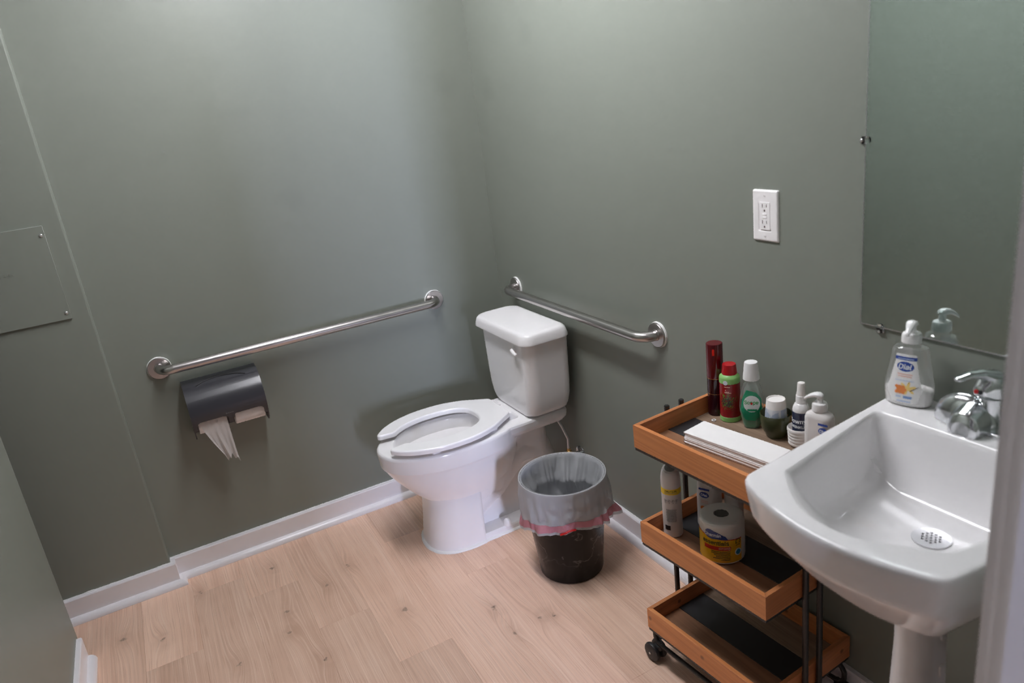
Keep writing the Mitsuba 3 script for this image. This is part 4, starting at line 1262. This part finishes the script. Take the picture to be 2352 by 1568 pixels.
# ------------------------------------------------------------------ things on the middle tray
c = (1.440, -0.268, 0)
thing('aerosol_can', 'white aerosol can with a yellow caution band on the middle tray', 'spray can')
R = 0.0255
add('aerosol_can__body', lathe([(R - 0.002, ZM), (R, ZM + 0.002), (R, ZM + 0.148), (R - 0.001, ZM + 0.150)], 40, c), 'm_can_white', 40)
rings = []
for z, r_, sl in ((0.150, R, 0), (0.151, R + 0.0004, 0), (0.172, R, 0), (0.185, R - 0.002, 0.05), (0.193, R - 0.0045, 0.2), (0.197, R - 0.007, 0.3)):
    ring = circ(r_, 40)
    rings.append(np.column_stack([c[0] + ring[:, 0], c[1] + ring[:, 1], ZM + z - sl * (ring[:, 0] * math.cos(FACE) + ring[:, 1] * math.sin(FACE))]))
add('aerosol_can__cap', loft(rings), 'm_can_white', 40)
ring = circ(R - 0.0115, 32)
dsc = lambda h: np.column_stack([c[0] + ring[:, 0], c[1] + ring[:, 1], ZM + 0.1972 + h - 0.3 * (ring[:, 0] * math.cos(FACE) + ring[:, 1] * math.sin(FACE))])
add('aerosol_can__nozzle_recess', loft([dsc(0), dsc(0.0012)]), 'm_can_grey_top', 40)
add('aerosol_can__caution_band', wrap(flat(Polygon(rrect(2 * PI * R * 0.50, 0.0165, 0.0005, 2)), 0.0003), R, c, FACE, ZM + 0.138), 'm_yellow', 40)
add('aerosol_can__caution_lettering', wrap(move(text('CAUTION', 0.0048, 0.0003, True), (0, 0, 0.0003)), R, c, FACE, ZM + 0.1405, 0.003), 'm_ink_black', False)
rows = [flat(Polygon(rrect(0.028 - 0.004 * (q % 3 == 2), 0.0012, 0.0003, 1, -0.001, -q * 0.0026)), 0.0003) for q in range(15)]
rows.append(flat(Polygon(rrect(0.034, 0.0012, 0.0003, 1, 0, 0.049)), 0.0003))
add('aerosol_can__fine_print', wrap(move(cat(*rows), (0, 0, 0.0003)), R, c, FACE, ZM + 0.086, 0.004), 'm_ink_grey', False)
ic = []
for q in range(4):
    ic.append(flat(Polygon(circ(0.0042, 20, -0.0155 + q * 0.0098, 0)).difference(Polygon(circ(0.0035, 20, -0.0155 + q * 0.0098, 0))), 0.0003))
    ic.append(flat(Polygon(rrect(0.0028, 0.0042, 0.0008, 2, -0.0155 + q * 0.0098, 0)), 0.0003))
    ic.append(flat(Polygon(rrect(0.0058, 0.0009, 0.0002, 1, -0.0155 + q * 0.0098, -0.0068)), 0.0003))
add('aerosol_can__pictograms', wrap(move(cat(*ic), (0, 0, 0.0003)), R, c, FACE, ZM + 0.112, 0.003), 'm_ink_grey', False)
add('aerosol_can__black_box', wrap(move(flat(Polygon(rrect(0.015, 0.0135, 0.0005, 1)), 0.0003), (0, 0, 0.0003)), R, c, FACE - 0.50, ZM + 0.030), 'm_ink_black', False)

c = (1.470, -0.165)
thing('soap_refill_bottle', 'white soap bottle with a blue oval logo at the back of the middle tray', 'soap bottle')
rot2 = math.radians(25)
add('soap_refill_bottle__body', loft([rr_at(ZM + z, w, d, r, c, rot2) for z, w, d, r in ((0, 0.060, 0.040, 0.018), (0.003, 0.066, 0.046, 0.02), (0.10, 0.064, 0.046, 0.02), (0.145, 0.056, 0.042, 0.019), (0.160, 0.040, 0.034, 0.0165), (0.166, 0.028, 0.028, 0.0138), (0.184, 0.028, 0.028, 0.0138))]), 'm_can_white', 40)
fx = np.array([math.cos(rot2), math.sin(rot2), 0])
fn_ = np.array([math.sin(rot2), -math.cos(rot2), 0])
F_ = frame(np.array([c[0], c[1], 0]) + fn_ * 0.0234, fx, (0, 0, 1), fn_)
add('soap_refill_bottle__label_band', mat(move(flat(Polygon(rrect(0.030, 0.0058, 0.001, 2)), 0.0003), (-0.004, ZM + 0.118, 0)), F_), 'm_blue', False)
add('soap_refill_bottle__logo_oval', mat(move(flat(Polygon(circ(0.0130, 36, ry=0.0088)), 0.0003), (-0.004, ZM + 0.101, 0)), F_), 'm_blue', False)
add('soap_refill_bottle__logo_lettering', mat(move(text('Dial', 0.0075, 0.0003, True), (-0.004, ZM + 0.101, 0.0003)), F_), 'm_ink_white', False)
add('soap_refill_bottle__print', mat(cat(*[move(flat(Polygon(rrect(0.020, 0.0018, 0.0005, 1)), 0.0003), (-0.004, ZM + 0.083 - q * 0.005, 0)) for q in range(2)]), F_), 'm_ink_salmon', False)
add('soap_refill_bottle__honeycomb', mat(move(flat(Polygon(circ(0.006, 7)), 0.0003), (-0.010, ZM + 0.062, 0)), F_), 'm_honey', False)
add('soap_refill_bottle__flower', mat(move(flat(Polygon(circ(0.008, 9, ry=0.006)), 0.0002), (0.002, ZM + 0.063, 0)), F_), 'm_flower', False)

c = (1.512, -0.118)
add('lotion_bottle', loft([rr_at(ZM + z, w, d, r, c, rot2) for z, w, d, r in ((0, 0.044, 0.034, 0.015), (0.003, 0.048, 0.038, 0.016), (0.11, 0.048, 0.038, 0.016), (0.135, 0.036, 0.032, 0.0145), (0.14, 0.026, 0.026, 0.012), (0.165, 0.026, 0.026, 0.012))]), 'm_lotion', 40,
    label='plain pale bottle behind the toilet roll on the middle tray', category='bottle')

# wrapped toilet roll
c = (1.583, -0.228, 0)
R = 0.0555
thing('wrapped_toilet_roll', 'large toilet roll in a yellow and white printed wrapper on the middle tray', 'toilet roll')
prof = [(R - 0.006, ZM + 0.0), (R - 0.001, ZM + 0.003), (R, ZM + 0.010), (R, ZM + 0.104), (R - 0.002, ZM + 0.111), (R - 0.007, ZM + 0.1145), (0.019, ZM + 0.1145), (0.0175, ZM + 0.113), (0.0165, ZM + 0.105), (0.0, ZM + 0.104)]
add('wrapped_toilet_roll__roll', lathe(prof, 56, c), 'm_wrap', 40)
t = np.linspace(0, 1, 40)
tt = np.arange(36) * 2 * PI / 36
core_r = 0.0165 + 0.001 * np.sin(tt * 9)
add('wrapped_toilet_roll__core', loft([np.stack([c[0] + core_r * s * np.cos(tt), c[1] + core_r * s * np.sin(tt), tt * 0 + ZM + h], 1) for s, h in ((1.0, 0.1146), (0.8, 0.1125), (0.3, 0.110))]), 'm_roll_core', 30)
LW = 0.150
yel = [(-LW / 2, -0.046), (LW * 0.36, -0.046), (LW * 0.36, 0.010)] + [(x, 0.018 + 0.014 * ((0.36 * LW - x) / (0.86 * LW)) ** 1.5 - 0.006 + 0.004) for x in np.linspace(LW * 0.36, -LW / 2, 20)]
FR = FACE - 0.05
add('wrapped_toilet_roll__yellow_print', wrap(flat(Polygon(yel), 0.0003), R, c, FR, ZM + 0.053), 'm_wrap_yellow', 40)
redl = [(x, 0.0165 + 0.014 * ((0.36 * LW - x) / (0.86 * LW)) ** 1.5) for x in np.linspace(LW * 0.36, -LW / 2, 24)]
redl = redl + [(x, y + 0.0022) for x, y in redl[::-1]]
add('wrapped_toilet_roll__red_line', wrap(move(flat(Polygon(redl), 0.0003), (0, 0, 0.0002)), R, c, FR, ZM + 0.0525), 'm_wrap_red', False)
cloud = Polygon(circ(0.0170, 30, ry=0.0085)).union(Polygon(circ(0.010, 30, -0.006, 0.004, ry=0.0075))).union(Polygon([(0.008, -0.007), (0.0305, -0.0085), (0.026, -0.002), (0.012, 0.006)])).buffer(0.001)


def wrapr(m, rad, c, face, z, edge=0.004):
    return wrap(mat(m, np.diag([1.17, 1.17, 1.0, 1.0])), rad, c, face, z, edge)


add('wrapped_toilet_roll__logo', wrapr(move(flat(cloud, 0.0003), (-0.018, 0.0265, 0.0005)), R, c, FR, ZM + 0.053), 'm_wrap_blue', False)
add('wrapped_toilet_roll__lettering', wrapr(move(text('Charmin', 0.0072, 0.0003, True, 0.95), (-0.0185, 0.0268, 0.0009)), R, c, FR, ZM + 0.053, 0.003), 'm_ink_white', False)
add('wrapped_toilet_roll__lettering_001', wrapr(move(text('essentials', 0.0092, 0.0003, True, 0.98), (-0.0135, 0.0085, 0.0005)), R, c, FR, ZM + 0.053, 0.003), 'm_ink_black', False)
add('wrapped_toilet_roll__red_band', wrapr(move(flat(Polygon(rrect(0.058, 0.0095, 0.0008, 1)), 0.0003), (-0.0095, -0.0045, 0.0005)), R, c, FR, ZM + 0.053), 'm_wrap_red', False)
add('wrapped_toilet_roll__lettering_002', wrapr(move(text('strong', 0.0058, 0.0003, True), (0.006, -0.0042, 0.0009)), R, c, FR, ZM + 0.053, 0.003), 'm_ink_salmon', False)
lines = cat(*[flat(Polygon(rrect(w, 0.0013, 0.0003, 1, 0.018 - w / 2, -0.0125 - q * 0.0040)), 0.0003) for q, w in enumerate((0.040, 0.040, 0.034, 0.030, 0.036, 0.020))])
add('wrapped_toilet_roll__fine_print', wrapr(move(lines, (0, 0, 0.0005)), R, c, FR, ZM + 0.053, 0.004), 'm_ink_black', False)
tree = Polygon(circ(0.0065, 24)).difference(Polygon(circ(0.0050, 24))).intersection(sbox(-0.01, -0.003, 0.01, 0.01)).union(sbox(-0.007, -0.0045, -0.002, -0.003)).union(sbox(0.002, -0.0045, 0.006, -0.003)).union(sbox(-0.005, -0.009, 0.005, -0.0078))
tm = cat(*[flat(g, 0.0003) for g in getattr(tree, 'geoms', [tree])])
add('wrapped_toilet_roll__tree_mark', wrapr(move(tm, (0.0365, 0.009, 0.0005)), R, c, FR, ZM + 0.053, 0.003), 'm_ink_black', False)
add('wrapped_toilet_roll__round_seal', wrapr(move(flat(Polygon(circ(0.0085, 28)), 0.0003), (0.0365, -0.0165, 0.0005)), R, c, FR, ZM + 0.053, 0.003), 'm_ink_white', False)
add('wrapped_toilet_roll__seal_drop', wrapr(move(flat(Polygon(circ(0.0062, 28)), 0.0003), (0.0365, -0.0165, 0.0009)), R, c, FR, ZM + 0.053, 0.003), 'm_teal', False)

# ------------------------------------------------------------------ sink
SXC, SZ = 2.130, 0.905
thing('sink', 'white pedestal sink with a wide apron below the mirror', 'sink')


def sink_outline(d=0.0, wl=0.240, front=-0.552, n=12):
    """Plan of the sink: straight tapering sides, round front corners, bowed front; d: inset."""
    b = Polygon([(SXC - wl, -0.004), (SXC + wl, -0.004), (SXC + wl - 0.052, -0.505)] + [(SXC + x, -0.505 + (front + 0.505) * (1 - (x / (wl - 0.052)) ** 2)) for x in np.linspace(wl - 0.052, -(wl - 0.052), 15)[1:-1]] + [(SXC - wl + 0.052, -0.505)])
    b = b.buffer(-0.035).buffer(0.035)
    b = b.union(sbox(SXC - wl + 0.004, -0.05, SXC + wl - 0.004, -0.004)).buffer(-0.004).buffer(0.004)
    if d:
        b = b.buffer(-d)
    L = b.exterior
    # resample by angle from a fixed centre so that rings correspond
    cx, cy = SXC, -0.27
    out = []
    for t_ in np.arange(144) * 2 * PI / 144:
        ray = np.array([(cx, cy), (cx + 2 * math.cos(t_), cy + 2 * math.sin(t_))])
        from shapely.geometry import LineString
        q = L.intersection(LineString(ray))
        p = q if q.geom_type == 'Point' else list(q.geoms)[0]
        out.append((p.x, p.y))
    return np.array(out)


def scaled(ring, s, cx=SXC, cy=-0.25):
    return np.array([cx, cy]) + (ring - np.array([cx, cy])) * np.array(s)


so0 = sink_outline()
lv = []
for z, s, cy in ((0.640, (0.30, 0.30), -0.22), (0.660, (0.36, 0.38), -0.22), (0.690, (0.50, 0.54), -0.225), (0.725, (0.66, 0.68), -0.23), (0.765, (0.78, 0.80), -0.23), (0.810, (0.90, 0.915), -0.22)):
    lv.append(at_z(scaled(so0, s, SXC, cy), z))
for z, d in ((0.826, 0.016), (0.833, 0.012), (0.845, 0.009), (0.880, 0.003), (0.893, 0.001), (0.900, 0.0015), (0.9035, 0.004), (SZ, 0.009)):
    lv.append(at_z(sink_outline(d), z))
outer_ = solid(loft(lv))
# basin: rectangular with rounded corners, bowed front, sloping to the drain


def basin(w0, w1, yb_, yf, bow, r_, n=12):
    k_ = min(0.045, w1 * 0.4, (yb_ - yf) * 0.3)
    xs_ = np.linspace(w1 - k_, -(w1 - k_), 13)
    b = Polygon([(SXC - w0, yb_), (SXC + w0, yb_), (SXC + w1, yf + k_ * 0.8)] + [(SXC + x, yf - bow * (1 - (x / (w1 - k_)) ** 2)) for x in xs_] + [(SXC - w1, yf + k_ * 0.8)])
    b = b.buffer(-r_ * 0.5).buffer(r_ * 0.5)
    L = b.exterior
    cx, cy = SXC, (yb_ + yf) / 2
    from shapely.geometry import LineString
    out = []
    for t_ in np.arange(120) * 2 * PI / 120:
        q = L.intersection(LineString([(cx, cy), (cx + 2 * math.cos(t_), cy + 2 * math.sin(t_))]))
        p = q if q.geom_type == 'Point' else list(q.geoms)[0]
        out.append((p.x, p.y))
    return np.array(out)


bl_ = [(0.764, 0.026, 0.024, -0.225, -0.270, 0.004, 0.015), (0.7645, 0.05, 0.045, -0.205, -0.295, 0.006, 0.02), (0.768, 0.115, 0.080, -0.182, -0.330, 0.010, 0.03), (0.775, 0.158, 0.112, -0.166, -0.362, 0.016, 0.035),
       (0.790, 0.184, 0.130, -0.154, -0.392, 0.022, 0.036), (0.815, 0.192, 0.137, -0.144, -0.420, 0.028, 0.034), (0.850, 0.197, 0.141, -0.135, -0.446, 0.034, 0.030), (0.885, 0.200, 0.143, -0.128, -0.463, 0.040, 0.028),
       (0.896, 0.202, 0.145, -0.126, -0.467, 0.042, 0.028), (0.9015, 0.204, 0.148, -0.123, -0.471, 0.043, 0.028), (0.9045, 0.208, 0.152, -0.120, -0.476, 0.043, 0.030), (0.908, 0.216, 0.160, -0.112, -0.484, 0.044, 0.032)]
bas = solid(loft([at_z(basin(*q[1:]), q[0]) for q in bl_]))
ring_hole = solid(lathe([(0.022, 0.60), (0.022, 0.80)], 32, (2.130, -0.247, 0)))
add('sink__basin', back(outer_ - bas - ring_hole), 'm_porcelain', 38)
# strainer
st = Polygon(circ(0.0315, 48))
for i in range(-2, 3):
    for j in range(-2, 3):
        x, y = i * 0.0078 + (0.0039 if j % 2 else 0), j * 0.0068
        if x * x + y * y < 0.0185 ** 2:
            st = st.difference(Polygon(circ(0.0026, 10, x, y)))
m = trimesh.creation.extrude_polygon(st, 0.0015, engine='earcut')
add('sink__strainer', move(m, (2.130, -0.247, 0.7655)), 'm_strainer', False)
add('sink__drain_cup', lathe([(0.020, 0.748), (0.0215, 0.7495), (0.0215, 0.750)], 32, (2.130, -0.247, 0)), 'm_gap', False)
# pedestal: half-round shell, open at the back
pl_ = []
PCX = 2.102
for z, r_ in ((0.0, 0.090), (0.03, 0.085), (0.10, 0.068), (0.25, 0.050), (0.40, 0.040), (0.52, 0.036), (0.66, 0.038), (0.74, 0.044)):
    ts = np.radians(np.linspace(180, 360, 25))
    ring = [(PCX + r_ * math.cos(t_), -0.225 + r_ * 1.2 * math.sin(t_)) for t_ in ts]
    ring += [(PCX + r_, -0.19), (PCX + r_ - 0.012, -0.19)]
    ring += [(PCX + (r_ - 0.012) * math.cos(t_), -0.225 + (r_ - 0.012) * 1.2 * math.sin(t_)) for t_ in ts[::-1]]
    ring += [(PCX - r_ + 0.012, -0.19), (PCX - r_, -0.19)]
    pl_.append(at_z(np.array(ring), z))
v = np.vstack(pl_)
n_ = len(pl_[0])
ff = []
for a in range(len(pl_) - 1):
    for i in range(n_):
        j = (i + 1) % n_
        ff += [[a * n_ + i, a * n_ + j, (a + 1) * n_ + j], [a * n_ + i, (a + 1) * n_ + j, (a + 1) * n_ + i]]
pm = trimesh.Trimesh(v, ff, process=False)
pm.fix_normals()
add('sink__pedestal', pm, 'm_porcelain', 38)
for q in range(7):
    z = 0.12 + q * 0.085
    add('sink__' + numbered('pedestal_lug', q), mat(puff(rrect(0.014, 0.030, 0.006, 5), 0, 0.004, 0.0015), frame((PCX + np.interp(z, (0, 0.03, 0.10, 0.25, 0.40, 0.52, 0.66), (0.090, 0.085, 0.068, 0.050, 0.040, 0.036, 0.038)) - 0.001, -0.204, z), (0, 1, 0), (0, 0, 1), (1, 0, 0))), 'm_porcelain', 40)

# faucet
thing('faucet', 'chrome single lever faucet on the back ledge of the sink', 'faucet')
FX, FY = 2.103, -0.060
pl2 = puff(rrect(0.176, 0.050, 0.024, 10, FX, FY), SZ - 0.0005, SZ + 0.008, 0.003, k=4)
add('faucet__base_plate', pl2, 'm_chrome', 40)


def ell(c, r, sub=4):
    s = trimesh.creation.icosphere(subdivisions=sub)
    s.apply_scale(r)
    s.apply_translation(c)
    return s


cutz = solid(bx(0, 4, -2, 2, 0, SZ + 0.001))
dome = solid(ell((2.066, FY - 0.004, SZ + 0.004), (0.058, 0.027, 0.058), 5)) - cutz
add('faucet__body', back(dome), 'm_chrome', 60)
arch = m3.Manifold.batch_hull([solid(ell((2.083, FY - 0.012, SZ + 0.012), (0.036, 0.022, 0.042))), solid(ell((2.087, FY - 0.044, SZ + 0.012), (0.030, 0.012, 0.032))), solid(ell((2.088, FY - 0.050, SZ + 0.010), (0.027, 0.008, 0.024)))])
arch = arch - cutz - solid(ell((2.088, FY - 0.066, SZ + 0.012), (0.023, 0.013, 0.026)))
add('faucet__spout', back(arch), 'm_chrome', 45)
add('faucet__column', lathe([(0.0195, SZ + 0.004), (0.0195, SZ + 0.062), (0.0185, SZ + 0.065)], 40, (FX, FY + 0.008, 0)), 'm_chrome', 40)
hd = m3.Manifold.batch_hull([solid(lathe([(0.0225, SZ + 0.066), (0.0235, SZ + 0.069), (0.0235, SZ + 0.076)], 40, (FX, FY + 0.006, 0))), solid(ell((FX - 0.001, FY + 0.004, SZ + 0.088), (0.0245, 0.026, 0.027))), solid(ell((FX - 0.004, FY - 0.016, SZ + 0.082), (0.0155, 0.012, 0.016)))])
add('faucet__handle_cap', back(hd), 'm_chrome', 50)
lp = [(FX - 0.001, FY + 0.006, SZ + 0.103), (FX - 0.006, FY - 0.020, SZ + 0.115), (FX - 0.012, FY - 0.044, SZ + 0.118), (FX - 0.018, FY - 0.064, SZ + 0.114)]
lev_ = None
for (p, a), (q, b) in zip(zip(lp[:-1], ((0.020, 0.012), (0.014, 0.0065), (0.011, 0.005))), zip(lp[1:], ((0.014, 0.0065), (0.011, 0.005), (0.0085, 0.0048)))):
    h = m3.Manifold.batch_hull([solid(ell(p, (a[0], a[0], a[1]), 3)), solid(ell(q, (b[0], b[0], b[1]), 3))])
    lev_ = h if lev_ is None else lev_ + h
add('faucet__lever', back(lev_), 'm_chrome', 40)
dot = lathe([(0.0042, 0), (0.0042, 0.0012), (0.003, 0.0018)], 20)
fd = np.array([0.10, -0.99, 0.05])
fd /= np.linalg.norm(fd)
fr_ = np.cross((0, 0, 1), fd)
fr_ /= np.linalg.norm(fr_)
base_ = np.array([FX - 0.004, FY - 0.0275, SZ + 0.082])
for nm, off, mt in (('hot_dot', -0.0034, 'm_red_string'), ('cold_dot', 0.0034, 'm_ink_black')):
    add('faucet__' + nm, mat(dot, frame(base_ + fr_ * off, fr_, np.cross(fd, fr_), fd)), mt, 40)

# soap pump bottle on the ledge
c = (1.944, -0.052)
thing('soap_pump_bottle', 'clear soap pump bottle with a white flowered label on the sink ledge', 'soap dispenser')
RS = math.radians(14)


def sb(z, w, d, n=56, p=2.3):
    t_ = np.arange(n) * 2 * PI / n
    ring = np.stack([w * np.sign(np.cos(t_)) * np.abs(np.cos(t_)) ** (2 / p), d * np.sign(np.sin(t_)) * np.abs(np.sin(t_)) ** (2 / p)], 1)
    ring = ring @ np.array([[math.cos(RS), math.sin(RS)], [-math.sin(RS), math.cos(RS)]])
    return at_z(ring + np.array(c), SZ + z)


prof = [(0.0, 0.038, 0.022), (0.003, 0.0425, 0.0255), (0.030, 0.0455, 0.0275), (0.045, 0.0450, 0.027), (0.070, 0.0400, 0.0255), (0.095, 0.0355, 0.024), (0.115, 0.0330, 0.023), (0.121, 0.0300, 0.0215), (0.1235, 0.018, 0.016), (0.128, 0.0152, 0.0152), (0.131, 0.0152, 0.0152)]
add('soap_pump_bottle__shell', loft([sb(z, w, d) for z, w, d in prof]), 'm_clear', 40)
liq = [(0.0012, 0.037, 0.021), (0.004, 0.0413, 0.0243), (0.030, 0.0442, 0.0262), (0.0335, 0.0443, 0.0262)]
add('soap_pump_bottle__liquid_soap', loft([sb(z, w, d) for z, w, d in liq]), 'm_soap_liquid', 40)
zs_ = np.array([q[0] for q in prof])
ws_, ds_ = np.array([q[1] for q in prof]), np.array([q[2] for q in prof])
ex = np.array([math.cos(RS), math.sin(RS)])
ey = np.array([math.sin(RS), -math.cos(RS)])


def soap_front(m, lift=0.0, side=1.0, grow=0.0005):
    m = fine(m, 0.004)
    v = m.vertices
    w = np.interp(v[:, 1], zs_, ws_)
    d = np.interp(v[:, 1], zs_, ds_)
    u = np.clip(v[:, 0] / w, -0.98, 0.98)
    dep = side * (d * (1 - np.abs(u) ** 2.3) ** (1 / 2.3) + grow + v[:, 2] + lift)
    q = np.array(c)[None] + (u * w)[:, None] * ex + dep[:, None] * ey
    return trimesh.Trimesh(np.column_stack([q, SZ + v[:, 1]]), m.faces, process=False)


labp = Polygon([(-0.019, 0.112), (0.019, 0.112), (0.0195, 0.098), (0.0265, 0.062), (0.032, 0.040), (0.024, 0.010), (-0.024, 0.010), (-0.034, 0.040), (-0.029, 0.055), (-0.0195, 0.098)]).buffer(-0.003).buffer(0.003)
add('soap_pump_bottle__label', soap_front(flat(labp, 0.0002)), 'm_soap_label', 40)
add('soap_pump_bottle__back_label', soap_front(move(flat(affinity.scale(labp, 0.62, 0.96, origin=(0, 0.06)), 0.0002), (-0.017, 0, 0)), side=-1.0), 'm_soap_label', 40)
add('soap_pump_bottle__back_panel', soap_front(move(flat(Polygon(rrect(0.013, 0.040, 0.002, 2, -0.021, 0.088)), 0.0002), (0, 0, 0)), 0.0005, side=-1.0), 'm_blue_light', 40)
add('soap_pump_bottle__label_band', soap_front(flat(Polygon(rrect(0.040, 0.0070, 0.001, 2, 0, 0.1035)), 0.0002), 0.0004), 'm_blue', False)
add('soap_pump_bottle__band_lettering', soap_front(flat(Polygon(rrect(0.030, 0.0018, 0.0005, 1, 0, 0.1030)), 0.0002), 0.0008), 'm_ink_pale_blue', False)
add('soap_pump_bottle__logo_oval', soap_front(move(flat(Polygon(circ(0.0158, 40, ry=0.0100)), 0.0002), (0.0, 0.0868, 0)), 0.0004), 'm_blue', False)
lt = text('Dial', 0.0100, 0.0002, True)
lt.apply_transform(np.array([[1, 0.2, 0, 0], [0, 1, 0, 0], [0, 0, 1, 0], [0, 0, 0, 1.0]]))
add('soap_pump_bottle__logo_lettering', soap_front(move(lt, (0.0, 0.0868, 0)), 0.0009), 'm_ink_white', False)
add('soap_pump_bottle__print', soap_front(cat(*[flat(Polygon(rrect(w, 0.0022, 0.0005, 1, 0, y)), 0.0002) for w, y in ((0.028, 0.0710), (0.026, 0.0665))]), 0.0004), 'm_ink_salmon', False)
add('soap_pump_bottle__print_001', soap_front(cat(*[flat(Polygon(rrect(w, h, 0.0004, 1, x, y)), 0.0002) for w, h, x, y in ((0.036, 0.0012, 0, 0.0578), (0.026, 0.0030, 0, 0.0135), (0.010, 0.0030, -0.010, 0.0228))]), 0.0004), 'm_ink_pale_blue', False)
add('soap_pump_bottle__size_box', soap_front(flat(Polygon(rrect(0.016, 0.0055, 0.0005, 1, 0.007, 0.0228)), 0.0002), 0.0004), 'm_blue_light', False)
pet = []
for q in range(6):
    a = q * PI / 3 + 0.3
    pet.append(Polygon(circ(0.0085, 16, ry=0.0028)))
    pet[-1] = affinity.translate(affinity.rotate(pet[-1], math.degrees(a), origin=(0, 0)), 0.008 * math.cos(a) + 0.006, 0.006 * math.sin(a) + 0.0425)
fl = pet[0]
for q in pet[1:]:
    fl = fl.union(q)
add('soap_pump_bottle__flower', soap_front(cat(*[flat(g, 0.0002) for g in getattr(fl, 'geoms', [fl])]), 0.0004), 'm_flower', False)
hx_ = cat(*[flat(Polygon(circ(0.0038, 6, -0.0135 + 0.0062 * i + 0.0031 * (j % 2), 0.033 + 0.0056 * j)), 0.0002) for i in range(3) for j in range(3)])
add('soap_pump_bottle__honeycomb', soap_front(hx_, 0.0008), 'm_honey', False)
add('soap_pump_bottle__vanilla_pod', soap_front(cat(flat(Polygon([(0.012, 0.037), (0.027, 0.0475), (0.0265, 0.0485), (0.0115, 0.0385)]), 0.0002), flat(Polygon([(0.007, 0.051), (0.0095, 0.0545), (0.0075, 0.0575), (0.0088, 0.0545)]), 0.0002)), 0.0009), 'm_vanilla', False)
pump('soap_pump_bottle', c, SZ + 0.131, 1.06, (0.36, -0.93), long=0.95)

# grey container standing in the corner behind the pedestal
m = puff(rrect(0.17, 0.11, 0.035, 8, 2.27, -0.075), 0.0, 0.36, 0.03, k=6, rb=0.004)
add('storage_bin', m, 'm_bin_grey', 40, label='pale grey rounded plastic container under the sink behind its pedestal', category='container')
